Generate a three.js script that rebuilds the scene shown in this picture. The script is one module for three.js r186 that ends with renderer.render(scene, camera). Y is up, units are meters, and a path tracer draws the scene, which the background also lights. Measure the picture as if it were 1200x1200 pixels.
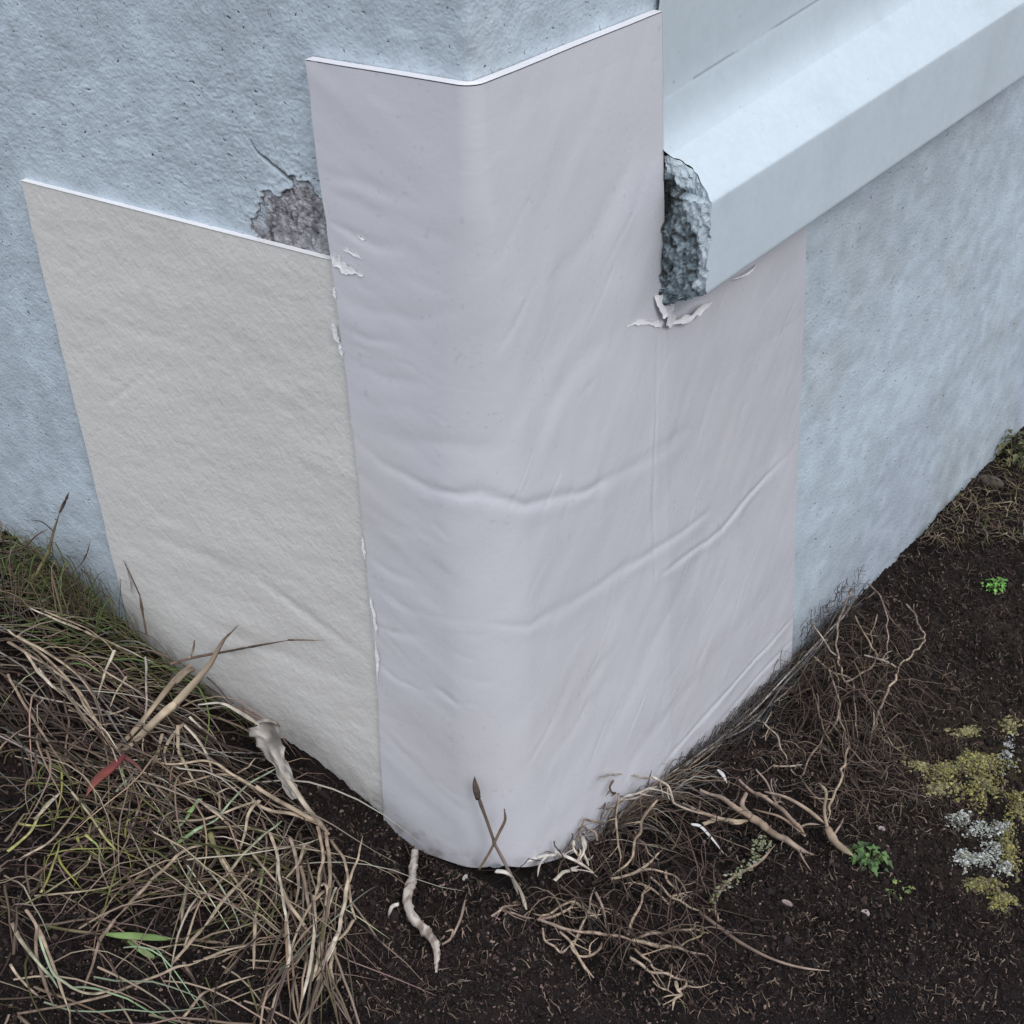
import * as THREE from 'three';
import { mergeGeometries, mergeVertices } from 'three/addons/utils/BufferGeometryUtils.js';

// ------------------------------------------------------------------ camera, sky, sun, exposure
const scene = new THREE.Scene();
const F = 1665, SIZE = 1200;                                        // lens length measured on a 1200 px frame
const CAM = new THREE.Vector3(0.4777, 0.85, 0.6235);
const FW = new THREE.Vector3(-0.49637, -0.54552, -0.67530).normalize();
const UP = new THREE.Vector3(-0.29781, 0.83769, -0.45780).normalize();
const RT = new THREE.Vector3().crossVectors(FW, UP).normalize();
const camera = new THREE.PerspectiveCamera(2 * Math.atan(SIZE / 2 / F) * 180 / Math.PI, 1, 0.02, 400);
camera.position.copy(CAM); camera.up.copy(UP); camera.lookAt(CAM.clone().add(FW)); camera.updateMatrixWorld();

const renderer = new THREE.WebGLRenderer({ antialias: true });
renderer.toneMapping = THREE.LinearToneMapping;
renderer.toneMappingExposure = 0.93;
renderer.shadowMap.enabled = true;

{ // overcast sky: brightest overhead, a little brighter on the side the walls face
  const W = 128, H = 64, d = new Float32Array(W * H * 4);
  for (let j = 0; j < H; j++) for (let i = 0; i < W; i++) {
    const el = ((j + 0.5) / H - 0.5) * Math.PI, s = Math.max(0, Math.sin(el));
    const az = ((i + 0.5) / W) * Math.PI * 2;
    const L = el > -0.02 ? 0.98 * (1 + 0.75 * s) * (1 + 0.05 * Math.sin(az * 3 + 1) + 0.04 * Math.sin(az * 5 + el * 4)) : 0.12;
    const k = (j * W + i) * 4, t = 1 - s;
    d[k] = L * (0.93 + 0.02 * t); d[k + 1] = L * 0.985; d[k + 2] = L * (1.085 - 0.02 * t); d[k + 3] = 1;
  }
  const sky = new THREE.DataTexture(d, W, H, THREE.RGBAFormat, THREE.FloatType);
  sky.mapping = THREE.EquirectangularReflectionMapping; sky.magFilter = THREE.LinearFilter; sky.needsUpdate = true;
  scene.background = sky; scene.environment = sky;
}
const sun = new THREE.DirectionalLight(new THREE.Color(1.0, 0.965, 0.93), 1.1);
sun.position.set(4.3, 4.3, 2.1); sun.target.position.set(0, 0, 0);
sun.castShadow = true; sun.shadow.radius = 30; sun.shadow.mapSize.set(2048, 2048);
Object.assign(sun.shadow.camera, { left: -2, right: 2, top: 2, bottom: -2, near: 0.5, far: 12 });
sun.name = 'sun'; sun.target.name = 'sun_target'; scene.add(sun, sun.target);

// ------------------------------------------------------------------ helpers
let seed = 7;
const rnd = () => { seed = (seed + 0x6D2B79F5) | 0; let t = Math.imul(seed ^ (seed >>> 15), 1 | seed); t = (t + Math.imul(t ^ (t >>> 7), 61 | t)) ^ t; return ((t ^ (t >>> 14)) >>> 0) / 4294967296; };
const rr = (a, b) => a + (b - a) * rnd();
const gauss = () => (rnd() + rnd() + rnd() - 1.5) / 0.7;
const clamp = (x, a, b) => Math.min(b, Math.max(a, x));
const sstep = (a, b, x) => { const t = clamp((x - a) / (b - a), 0, 1); return t * t * (3 - 2 * t); };
const lerp = (a, b, t) => a + (b - a) * t;
const h2 = (i, j) => { let n = Math.imul(i, 374761393) + Math.imul(j, 668265263) | 0; n = Math.imul(n ^ (n >>> 13), 1274126177); return ((n ^ (n >>> 16)) >>> 0) / 4294967296; };
function vn(x, y) {                                                 // value noise, -1..1
  const i = Math.floor(x), j = Math.floor(y); let u = x - i, v = y - j; u = u * u * (3 - 2 * u); v = v * v * (3 - 2 * v);
  return 2 * lerp(lerp(h2(i, j), h2(i + 1, j), u), lerp(h2(i, j + 1), h2(i + 1, j + 1), u), v) - 1;
}
function vnp(x, y, p) {                                             // the same, repeating every p cells
  const m = (a) => ((a % p) + p) % p, i = Math.floor(x), j = Math.floor(y); let u = x - i, v = y - j; u = u * u * (3 - 2 * u); v = v * v * (3 - 2 * v);
  return 2 * lerp(lerp(h2(m(i), m(j)), h2(m(i + 1), m(j)), u), lerp(h2(m(i), m(j + 1)), h2(m(i + 1), m(j + 1)), u), v) - 1;
}
const fbm = (x, y, o = 4) => { let s = 0, a = 0.5; for (let k = 0; k < o; k++) { s += a * vn(x, y); x = x * 2.03 + 17.1; y = y * 2.01 - 9.7; a *= 0.5; } return s; };
const interp = (xs, ys, x) => { if (x <= xs[0]) return ys[0]; for (let i = 1; i < xs.length; i++) if (x <= xs[i]) return lerp(ys[i - 1], ys[i], (x - xs[i - 1]) / (xs[i] - xs[i - 1])); return ys[ys.length - 1]; };

const used = {};
function numbered(n) { const k = used[n] = (used[n] ?? -1) + 1; return k ? `${n}_${String(k).padStart(3, '0')}` : n; }
function tag(o, label, category, group, kind) { if (label) o.userData.label = label; if (category) o.userData.category = category; if (group) o.userData.group = group; if (kind) o.userData.kind = kind; return o; }
function mesh(name, geo, mat, parent) {
  const m = new THREE.Mesh(geo, mat); m.castShadow = m.receiveShadow = true;
  m.name = parent === scene ? numbered(name) : name; parent.add(m); return m;
}
function thing(name, label, category, at = [0, 0, 0], group) { const g = new THREE.Group(); g.name = numbered(name); g.position.set(...at); scene.add(g); return tag(g, label, category, group); }

function gridGeo(nu, nv, fn, closed) {                              // fn(i, j) -> [x, y, z, u, v, r, g, b]
  const n = (nu + 1) * (nv + 1), P = new Float32Array(n * 3), U = new Float32Array(n * 2), C = new Float32Array(n * 3); let k = 0;
  for (let j = 0; j <= nv; j++) for (let i = 0; i <= nu; i++, k++) {
    const a = fn(i, j); P.set([a[0], a[1], a[2]], k * 3); U.set([a[3], a[4]], k * 2); C.set(a.length > 5 ? [a[5], a[6], a[7]] : [1, 1, 1], k * 3);
  }
  const I = new Uint32Array(nu * nv * 6); let q = 0;
  for (let j = 0; j < nv; j++) for (let i = 0; i < nu; i++) { const a = j * (nu + 1) + i, b = a + 1, c = a + nu + 1, d = c + 1; I[q++] = a; I[q++] = b; I[q++] = d; I[q++] = a; I[q++] = d; I[q++] = c; }
  const g = new THREE.BufferGeometry();
  g.setAttribute('position', new THREE.BufferAttribute(P, 3)); g.setAttribute('uv', new THREE.BufferAttribute(U, 2)); g.setAttribute('color', new THREE.BufferAttribute(C, 3));
  g.setIndex(new THREE.BufferAttribute(I, 1)); g.computeVertexNormals(); return g;
}
function tex(n, fn, srgb) {
  const d = new Uint8Array(n * n * 4);
  for (let j = 0; j < n; j++) for (let i = 0; i < n; i++) { const c = fn(i / n, j / n, i, j), k = (j * n + i) * 4; d[k] = clamp(c[0], 0, 1) * 255; d[k + 1] = clamp(c[1], 0, 1) * 255; d[k + 2] = clamp(c[2], 0, 1) * 255; d[k + 3] = 255; }
  const t = new THREE.DataTexture(d, n, n); t.wrapS = t.wrapT = THREE.RepeatWrapping; t.magFilter = THREE.LinearFilter; t.minFilter = THREE.LinearMipmapLinearFilter; t.generateMipmaps = true;
  if (srgb) t.colorSpace = THREE.SRGBColorSpace; t.needsUpdate = true; return t;
}
// where a line of sight through a photo pixel meets the ground (plus h metres), or a wall
const dirOf = (x, y) => FW.clone().multiplyScalar(F).addScaledVector(RT, x - 600).addScaledVector(UP, 600 - y).normalize();
const onPlane = (x, y, axis, val) => { const d = dirOf(x, y); return CAM.clone().addScaledVector(d, (val - CAM.getComponent(axis)) / d.getComponent(axis)); };
function at(x, y, h = 0) {
  let g = 0.16, q;
  for (let k = 0; k < 30; k++) { q = onPlane(x, y, 1, g + h); g = lerp(g, ground(q.x, q.z), 0.55); }
  if (q.x < 0.006 && q.z < 0.008) { const a = onPlane(x, y, 2, 0.012), b = onPlane(x, y, 0, 0.012); q = a.x < 0.012 ? a : b; }
  return q;
}

// ------------------------------------------------------------------ ground heights
const GT = [-6, -3, -0.57, -0.41, -0.227, -0.1, 0, 0.228, 0.543, 0.814, 1.31, 3, 6], GY = [0.5, 0.42, 0.112, 0.066, 0.01, -0.02, -0.03, -0.095, -0.149, -0.188, -0.239, -0.36, -0.42];
function ground(x, z) {
  const t = x - z, d = Math.max(x, z), n = Math.max(0, d);
  let y = interp(GT, GY, t) * 0.5 + (interp(GT, GY, t - 0.05) + interp(GT, GY, t + 0.05)) * 0.25;
  y += 0.026 * Math.exp(-((t / 0.07) ** 2)) * Math.exp(-n / 0.03);
  y += 0.024 * Math.exp(-(((t + 0.19) / 0.07) ** 2)) * Math.exp(-n / 0.06);
  y -= 0.002 * Math.exp(-(((t + 0.075) / 0.045) ** 2)) * Math.exp(-n / 0.05);
  return y;
}
const gNoise = (x, z) => 0.006 * fbm(x * 22, z * 22, 3) + 0.0042 * fbm(x * 75 + 5, z * 75, 3) + 0.0026 * vn(x * 260, z * 260);

// ------------------------------------------------------------------ wall frame: s runs round the corner (s < 0 left wall, s > 0 right wall)
const cornerR = (y) => lerp(0.036, 0.0035, sstep(0.36, 0.60, y));
function around(s, y, off) {
  const r = cornerR(y);
  if (s <= -r) return [s, y, off, 0, 1];
  if (s >= r) return [off, y, -s, 1, 0];
  const t = (s + r) / (2 * r) * Math.PI / 2, a = Math.sin(t), b = Math.cos(t);
  return [-r + (r + off) * a, y, -r + (r + off) * b, a, b];
}
const toS = (x, y, o = 0.0076) => { const a = onPlane(x, y, 2, o), b = onPlane(x, y, 0, o); return a.x <= 0 ? [a.x, a.y] : [-b.z, b.y]; };   // pixel -> (s, y)
function segDist(px, py, a, b) { const dx = b[0] - a[0], dy = b[1] - a[1], l2 = dx * dx + dy * dy, t = clamp(((px - a[0]) * dx + (py - a[1]) * dy) / l2, 0, 1), ex = px - a[0] - dx * t, ey = py - a[1] - dy * t; return [Math.hypot(ex, ey), t, dx * ey - dy * ex]; }

// ------------------------------------------------------------------ materials
const N = 1024;
const stuccoH = (() => {                                            // height field of the render coat, 0.4 m tile
  const h = new Float32Array(N * N);
  for (let j = 0; j < N; j++) for (let i = 0; i < N; i++) {
    const u = i / N, v = j / N, wx = 0.8 * vnp(u * 20, v * 20, 20), wy = 0.8 * vnp(u * 20 + 7, v * 20 + 3, 20);
    const a = vnp(u * 44 + wx, v * 64 + wy, 1 << 20), b = Math.abs(vnp(u * 80, v * 110, 1 << 20));
    h[j * N + i] = 0.5 + 0.03 * vnp(u * 40 + wx, v * 60 + wy, 1200) + 0.1 * vnp(u * 100 + wx * 2, v * 150 + wy, 300) - 0.1 * (1 - Math.min(1, 3 * b)) + 0.15 * vnp(u * 200 + wx, v * 260, 2600) + 0.1 * vnp(u * 400, v * 400, 400) + a * 0.02;
  }
  seed = 21;
  for (let k = 0; k < 1500; k++) {                                  // pits and short cracks
    let x = rnd() * N, y = rnd() * N, an = rr(-0.5, 0.6) + (rnd() < 0.2 ? 1.5 : 0), L = rnd() < 0.12 ? rr(5, 12) : rr(1, 5), w = rr(0.5, 1.2);
    const dpt = rr(0.15, 0.6);
    for (let q = 0; q < L; q += 0.6) { x += Math.cos(an) * 0.6; y += Math.sin(an) * 0.6; an += rr(-0.25, 0.25);
      for (let b = -2; b <= 2; b++) for (let a = -2; a <= 2; a++) { const e = Math.exp(-(a * a + b * b) / (w * w)); const k2 = (((y | 0) + b + N) % N) * N + (((x | 0) + a + N) % N); h[k2] = Math.max(-0.3, h[k2] - dpt * e * 0.35); } }
  }
  return h;
})();
const stuccoBump = tex(N, (u, v, i, j) => { const x = stuccoH[j * N + i]; return [x, x, x]; });
const stuccoMap = tex(N, (u, v, i, j) => { const x = stuccoH[j * N + i], k = clamp(0.95 + 0.04 * vnp(u * 6, v * 6, 6) + 0.05 * vnp(u * 30, v * 30, 30) + 0.12 * (x - 0.5), 0, 1), p = sstep(0.22, 0.02, x); return [lerp(k, 0.2, p), lerp(k, 0.19, p), lerp(k, 0.19, p)]; }, true);
const paperH = (u, v) => 0.5 + 0.2 * vnp(u * 60, v * 60, 60) + 0.15 * vnp(u * 128, v * 128, 128) + 0.12 * vnp(u * 300, v * 300, 300);
const paperBump = tex(512, (u, v) => { const x = paperH(u, v); return [x, x, x]; });
const smoothBump = tex(512, (u, v) => { const x = 0.5 + 0.25 * vnp(u * 16, v * 16, 16) + 0.1 * vnp(u * 90, v * 90, 90) + 0.07 * vnp(u * 256, v * 256, 256); return [x, x, x]; });
const paintMap = tex(512, (u, v) => { const k = 0.97 + 0.008 * vnp(u * 40, v * 40, 40) + 0.012 * vnp(u * 128, v * 128, 128), p = vnp(u * 110 + 3, v * 110, 110) > 0.972 ? 0.2 : 0; return [k - p, k - p, k - p]; }, true);
const sheenMap = tex(512, (u, v) => { const x = 0.38 + 0.16 * vnp(u * 4, v * 6, 24) + 0.12 * vnp(u * 11, v * 9, 99) + 0.05 * vnp(u * 60, v * 60, 60); return [x, x, x]; });
const soilBump = tex(1024, (u, v) => { const x = 0.5 + 0.22 * vnp(u * 90, v * 90, 90) + 0.2 * vnp(u * 210, v * 210, 210) + 0.14 * vnp(u * 420, v * 420, 420); return [x, x, x]; });
const soilMap = tex(1024, (u, v) => {
  const a = 0.5 + 0.5 * vnp(u * 120, v * 120, 120), b = 0.5 + 0.5 * vnp(u * 300, v * 300, 300), c = vnp(u * 200 + 40, v * 200, 200), e = vnp(u * 330, v * 330 + 9, 330);
  const k = 0.52 + 0.22 * a + 0.24 * b, p = sstep(0.72, 0.92, c) * 0.32 + sstep(0.7, 0.95, e) * 0.22; return [k + p, k + p * 0.8, k + p * 0.74];
}, true);
const std = (o) => new THREE.MeshStandardMaterial({ roughness: 0.8, metalness: 0, vertexColors: true, side: THREE.DoubleSide, ...o });
const M = {
  wall: std({ roughness: 0.82, map: stuccoMap, bumpMap: stuccoBump, bumpScale: 0.0009 }),
  bare: std({ roughness: 0.95, bumpMap: soilBump, bumpScale: 0.0015 }),
  trim: std({ roughness: 0.62, map: paintMap, bumpMap: smoothBump, bumpScale: 0.00015 }),
  broken: std({ roughness: 0.92, bumpMap: soilBump, bumpScale: 0.001 }),
  sheetA: std({ roughness: 0.7, bumpMap: paperBump, bumpScale: 0.0006 }),
  sheetB: new THREE.MeshPhysicalMaterial({ vertexColors: true, side: THREE.DoubleSide, roughness: 1, roughnessMap: sheenMap, bumpMap: smoothBump, bumpScale: 0.00025, specularIntensity: 0.9 }),
  white: std({ roughness: 0.55, bumpMap: paperBump, bumpScale: 0.0004 }),
  soil: new THREE.MeshPhysicalMaterial({ vertexColors: true, side: THREE.DoubleSide, roughness: 0.92, specularIntensity: 0.3, map: soilMap, bumpMap: soilBump, bumpScale: 0.003 }),
  stem: new THREE.MeshPhysicalMaterial({ vertexColors: true, side: THREE.DoubleSide, roughness: 0.85, specularIntensity: 0.45 }),
  leaf: std({ roughness: 0.6 }),
  crumb: new THREE.MeshPhysicalMaterial({ roughness: 0.92, specularIntensity: 0.3 }),
};

// ------------------------------------------------------------------ ground sheet
{
  const ax = (n, lo, hi, far, dense) => {                           // coordinates: dense between lo and hi, then growing steps out to far
    const a = []; for (let i = 0; i <= dense; i++) a.push(lerp(lo, hi, i / dense));
    let st = (hi - lo) / dense; for (let k = 0; k < n; k++) { st *= 1.22; a.push(a[a.length - 1] + st); a.unshift(a[0] - st); }
    return a;
  };
  const X = ax(52, -0.62, 0.46, 90, 470), Z = ax(52, -1.35, 0.46, 90, 640);
  const moss = at(1150, 900), lich = at(1150, 985), litter = at(1080, 780), tar = at(1050, 1160);
  const g = gridGeo(X.length - 1, Z.length - 1, (i, j) => {
    const x = X[i], z = Z[Z.length - 1 - j], inside = x < -0.02 && z < -0.02;
    let y = ground(x, z), near = Math.exp(-(((x + 0.1) / 2.5) ** 2) - (((z + 0.4) / 2.5) ** 2));
    const m = Math.exp(-(((x - moss.x) / 0.09) ** 2) - (((z - moss.z) / 0.13) ** 2)), l = Math.exp(-(((x - litter.x) / 0.16) ** 2) - (((z - litter.z) / 0.3) ** 2));
    const smooth = sstep(0.02, 0.16, x * 0.75 + z * 0.65);          // flatter, trodden soil towards the front
    y += gNoise(x, z) * (1 - 0.45 * smooth) * (0.3 + 0.7 * near) ;
    if (inside) y -= 0.1;
    const k = 0.85 + 0.7 * fbm(x * 30, z * 30, 3) + 0.5 * fbm(x * 9 + 4, z * 9, 2), b = sstep(-0.2, 0.5, fbm(x * 16 + 3, z * 16, 3));
    let c = [0.031 * k, 0.0205 * k, 0.0175 * k];
    c = c.map((v, q) => lerp(v, [0.05, 0.037, 0.031][q] * k, clamp(l * 0.9, 0, 1) * (0.3 + 0.7 * b)));
    c = c.map((v, q) => lerp(v, [0.07, 0.062, 0.02][q] * k, m * 0.35));
    c = c.map((v, q) => lerp(v, [0.029, 0.0215, 0.0215][q] * k, smooth * 0.8));
    return [x, y, z, x / 0.55, z / 0.55, ...c.map((v) => Math.max(0.004, v) * 0.85)];
  });
  tag(mesh('ground', g, M.soil, scene), 'dark damp soil around the foot of the wall corner', 'ground', null, 'structure');
}

// ------------------------------------------------------------------ the house corner
const PATCH = [[298, 262], [303, 243], [318, 226], [340, 216], [362, 213], [376, 226], [400, 300], [400, 330], [345, 300], [310, 290]].map(([x, y]) => { const p = onPlane(x, y, 2, 0); return [p.x, p.y]; });
const CRACK = [[293, 164], [302, 180], [322, 196], [342, 212], [360, 222], [372, 233], [384, 246]].map(([x, y]) => { const p = onPlane(x, y, 2, 0); return [p.x, p.y]; });
function polyDist(px, py, poly) {                                   // signed distance, negative inside
  let d = 1e9, inn = false;
  for (let i = 0, j = poly.length - 1; i < poly.length; j = i++) { const a = poly[i], b = poly[j]; d = Math.min(d, segDist(px, py, a, b)[0]); if ((a[1] > py) !== (b[1] > py) && px < (b[0] - a[0]) * (py - a[1]) / (b[1] - a[1]) + a[0]) inn = !inn; }
  return inn ? -d : d;
}
const patchD = (x, y) => polyDist(x + 0.005 * vn(x * 120, y * 120) + 0.003 * vn(x * 300, y * 300), y + 0.005 * vn(x * 120 + 9, y * 120) + 0.003 * vn(x * 300, y * 300 + 5), PATCH);
function axis(...stops) {                                           // [from, step] pairs ... end
  const a = []; for (let k = 0; k < stops.length - 1; k++) { const [x0, st] = stops[k], x1 = Array.isArray(stops[k + 1]) ? stops[k + 1][0] : stops[k + 1], n = Math.max(1, Math.round((x1 - x0) / st)); for (let i = 0; i < n; i++) a.push(lerp(x0, x1, i / n)); }
  a.push(stops[stops.length - 1]); return a;
}
const house = thing('house', 'pale blue rendered house corner with a moulded ledge along its right wall', 'building');
{
  const paint = [0.5, 0.58, 0.645];
  const rough = (s, y) => (s > 0.05 ? 0.25 : 1) * (0.00045 * fbm(s * 110, y * 150, 3) + 0.00045 * Math.abs(vn(s * 230, y * 300))) + 0.0006 * fbm(s * 7 + 4, y * 7, 2);
  const col = (s, y) => {
    let k = 1 + 0.05 * fbm(s * 7 + 2, y * 7, 3) + 0.03 * fbm(s * 26, y * 4 + 9, 3) + 0.04 * fbm(s * 60, y * 60, 2);
    let c = paint.map((v) => v * k * (s > 0 ? 1.05 : 1.02));
    const dirt = sstep(s > 0.4 ? 0.13 : 0.09, -0.02, y - ground(Math.max(0, s < 0 ? s : 0.0), s < 0 ? 0 : -s) ) * (0.35 + 0.5 * sstep(-0.3, 0.5, fbm(s * 30, y * 30, 3)));   // splashed soil at the foot
    c = c.map((v, q) => lerp(v, [0.2, 0.2, 0.2][q], dirt * 0.8));
    if (s > 0) { const br = sstep(0.1, 0.5, fbm(s * 11 + 9, y * 11, 3)) * 0.3; c = c.map((v, q) => lerp(v, [0.46, 0.5, 0.52][q], br)); const bl = sstep(0.12, 0.45, fbm(s * 5 + y * 4, y * 3 - s * 2 + 3, 2)) * 0.5; c = c.map((v, q) => lerp(v, [0.52, 0.58, 0.69][q], bl)); }
    return c;
  };
  const Y = axis([-0.7, 0.1], [-0.34, 0.004], [0.02, 0.0035], [0.36, 0.0022], [0.5, 0.0009], [0.605, 0.002], [0.72, 0.06], 3);
  const SL = axis([-4, 0.25], [-0.9, 0.02], [-0.66, 0.0022], [-0.225, 0.0009], [-0.115, 0.0022], 0.0), SR = axis([0, 0.0022], [0.25, 0.006], [0.44, 0.0035], [1.5, 0.03], [2, 0.25], 4);
  const build = (S) => gridGeo(S.length - 1, Y.length - 1, (i, j) => {
    const s = S[i], y = Y[j]; let off = rough(s, y), c = col(s, y);
    if (s > -0.26 && s < -0.08 && y > 0.47 && y < 0.6) {
      const d = patchD(s, y);
      off -= 0.004 * sstep(0.001, -0.001, d); off += 0.0012 * Math.exp(-((d / 0.004) ** 2)) * (d > 0 ? 1 : 0);
      if (d < 0.0008) c = [0.24, 0.23, 0.245];
      let cd = 1, cw = 0;
      for (let q = 1; q < CRACK.length; q++) { const [dd, t] = segDist(s + 0.0006 * vn(s * 300, y * 300), y + 0.0007 * vn(s * 250, y * 250 + 8), CRACK[q - 1], CRACK[q]); if (dd < cd) { cd = dd; cw = 0.35 + 0.65 * sstep(0, 3, q - 1 + t); } }
      const e = Math.exp(-((cd / (0.00095 * cw)) ** 2)); off -= 0.004 * e * cw; c = c.map((v) => lerp(v, 0.03, Math.min(1, e * 1.3)));
    }
    return [...around(s, y, off).slice(0, 3), s > 0.19 ? (s - 0.19) / 0.62 + 0.19 / 0.4 : s / 0.4, y / 0.4, ...c];
  });
  const wl = mesh('wall', build(SL), M.wall, house), wr = mesh('wall', build(SR), M.wall, house);
  tag(wl, 'left wall of rough pale blue render'); tag(wr, 'right wall of pale blue render under the ledge');

  // bare patch: grey aggregate where the render coat has come away, set below the paint
  const g = gridGeo(150, 110, (i, j) => {
    const x = lerp(-0.232, -0.108, i / 150), y = lerp(0.476, 0.578, j / 110), d = patchD(x, y);
    const n = fbm(x * 170, y * 170, 3), cell = Math.abs(vn(x * 210, y * 210)), chip = Math.max(sstep(0.72, 0.78, vn(x * 120 + 4, y * 120)), sstep(0.15, 0.4, vn(x * 190, y * 190 + 9)) * sstep(-0.009, -0.001, d));
    const off = -0.0006 + 0.0007 * n - 0.0007 * (1 - Math.min(1, cell * 3)) - 0.004 * sstep(0.0, 0.004, d) - (d > 0.001 ? 0.004 : 0);
    const k = 0.85 + 0.6 * n + 0.35 * vn(x * 520, y * 520) - 0.4 * (1 - Math.min(1, cell * 4));
    let c = [0.35 * k, 0.345 * k, 0.365 * k]; c = c.map((v, q) => lerp(Math.max(0.02, v), paint[q] * 0.9, chip * 0.7));
    return [x, y, off, x / 0.3, y / 0.3, ...c];
  });
  tag(mesh('bare_patch', g, M.bare, house), 'grey bare concrete patch where the render has fallen off');

  // ledge: profile (d outwards, y) run along the right wall
  const prof = (k) => {                                             // k: metres past the near end
    const a = Math.min(k, 0.7), tp = 0.5215 + 0.034 * Math.min(k, 0.55), bt = 0.4275 - 0.023 * a, cr = 0.559 + 0.06 * Math.min(k, 0.5), pts = [];
    pts.push([0.0035, 3], [0.0035, 0.72]); for (let i = 0; i <= 12; i++) pts.push([0.0035, lerp(0.71, cr + 0.002, i / 12)]);
    pts.push([0.003, cr]); pts.push([0.0034, cr - 0.0012]);
    for (let i = 1; i <= 10; i++) { const t = i / 10; pts.push([0.0034 + 0.0066 * t * t * t * t + 0.0006 * t, lerp(cr - 0.0012, tp + 0.0006, t)]); }
    pts.push([0.0112, tp]);
    for (let i = 1; i <= 16; i++) pts.push([lerp(0.0112, 0.0448, i / 16), lerp(tp, 0.4965, i / 16)]);
    pts.push([0.0457, 0.4955], [0.046, 0.4942]);
    for (let i = 1; i <= 24; i++) pts.push([0.046, lerp(0.4942, bt + 0.001, i / 24)]);
    pts.push([0.0452, bt]); for (let i = 1; i <= 8; i++) pts.push([lerp(0.0452, -0.004, i / 8), bt - 0.006 * i / 8]);
    return pts;
  };
  const KS = axis([0, 0.003], [0.06, 0.02], [1.2, 0.4], 3.8), np = prof(0).length - 1;
  const z0 = (d, y) => -0.2 - 0.0045 * (0.5 + 0.5 * vn(d * 300, y * 160)) - 0.003 * (0.5 + 0.5 * vn(d * 700, y * 420)) - (y > 0.4945 && y < 0.53 && d > 0.008 ? 0.011 * Math.sin(Math.PI * clamp((d - 0.0086) / 0.037, 0, 1)) : 0) + (y > 0.53 ? 0.006 : 0);
  const tg = gridGeo(KS.length - 1, np, (i, j) => {
    const k = KS[i], p = prof(k)[j], e = Math.exp(-k / 0.02), z = z0(p[0], p[1]) * e + -0.2 * (1 - e) - k;
    const edge = Math.abs(p[1] - 0.4955) < 0.0025 && p[0] > 0.04, w = 0.0003 * fbm(k * 9, p[1] * 12, 2) - (edge ? 0.0011 * sstep(0.25, 0.6, fbm(k * 70, 2.2, 3)) : 0), kc = 1 + 0.04 * fbm(k * 5, p[1] * 14 + p[0] * 14, 3) - 0.07 * sstep(0.1, 0.45, fbm(k * 22 + p[0] * 9, p[0] * 60 + p[1] * 6, 3));
    const lite = [0.565, 0.645, 0.7].map((v) => v * kc), crk = j === 15 && k > 0.05 && fbm(k * 26, 3.3, 2) > -0.12 ? 0.45 : 0;
    const base = j < 14 ? [0.5, 0.57, 0.615].map((v) => v * kc) : lite;
    return [p[0] + w, p[1] + w, z, k / 0.5, (p[0] - p[1]) / 0.5, ...base.map((v) => lerp(v, 0.05, crk))];
  });
  tag(mesh('ledge', tg, M.trim, house), 'smooth pale blue moulded ledge with a sloping top');
  // rough face where the end of the ledge broke off
  const eg = gridGeo(70, 120, (i, j) => {
    const y = lerp(0.411, 0.521, j / 120), dm = y > 0.4955 ? lerp(0.0457, 0.0095, clamp((y - 0.4955) / 0.026, 0, 1)) : y > 0.43 ? 0.0458 : lerp(0.017, 0.0458, sstep(0.411, 0.43, y)) + 0.002 * vn(y * 900, 2);
    const t = i / 70, d = lerp(0.0, dm, t), rim = Math.min(1, 6 * (1 - t)), n = fbm(d * 190, y * 150, 4), hole = Math.exp(-(((d - 0.009) / 0.007) ** 2) - (((y - 0.487) / 0.012) ** 2));
    const smear = sstep(0.62, 0.72, t + 0.22 * fbm(d * 110, y * 80 + 5, 3) + 0.24 * sstep(0.478, 0.515, y) - 0.12 * sstep(0.485, 0.465, y)) * sstep(0.425, 0.437, y);
    const z = z0(d, y) - 0.0035 * sstep(0.02, 0, d) + 0.0012 * smear * rim + rim * (1 - 0.8 * smear) * (0.0005 + 0.0026 * n + 0.0011 * vn(d * 600, y * 600) + 0.0007 * vn(d * 1300, y * 1300) - 0.007 * hole + 0.0006 * vn(d * 2200, y * 2200));
    const k = 0.85 + 0.5 * n + 0.3 * vn(d * 520, y * 520) + 0.2 * vn(d * 1200, y * 1200); let c = [0.215 * k, 0.27 * k, 0.3 * k];
    const pit = sstep(0.25, 0.5, vn(d * 260 + 8, y * 260)) * 0.8; c = c.map((v, q) => lerp(lerp(Math.max(0.03, v), 0.035, Math.min(0.95, pit + hole + 0.35 * sstep(0.5, 0, t))), [0.5, 0.58, 0.63][q], smear * 0.9));
    return [d, y, z, d / 0.2, y / 0.2, ...c];
  });
  tag(mesh('broken_end', eg, M.broken, house), 'rough broken end of the ledge');
}

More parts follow.
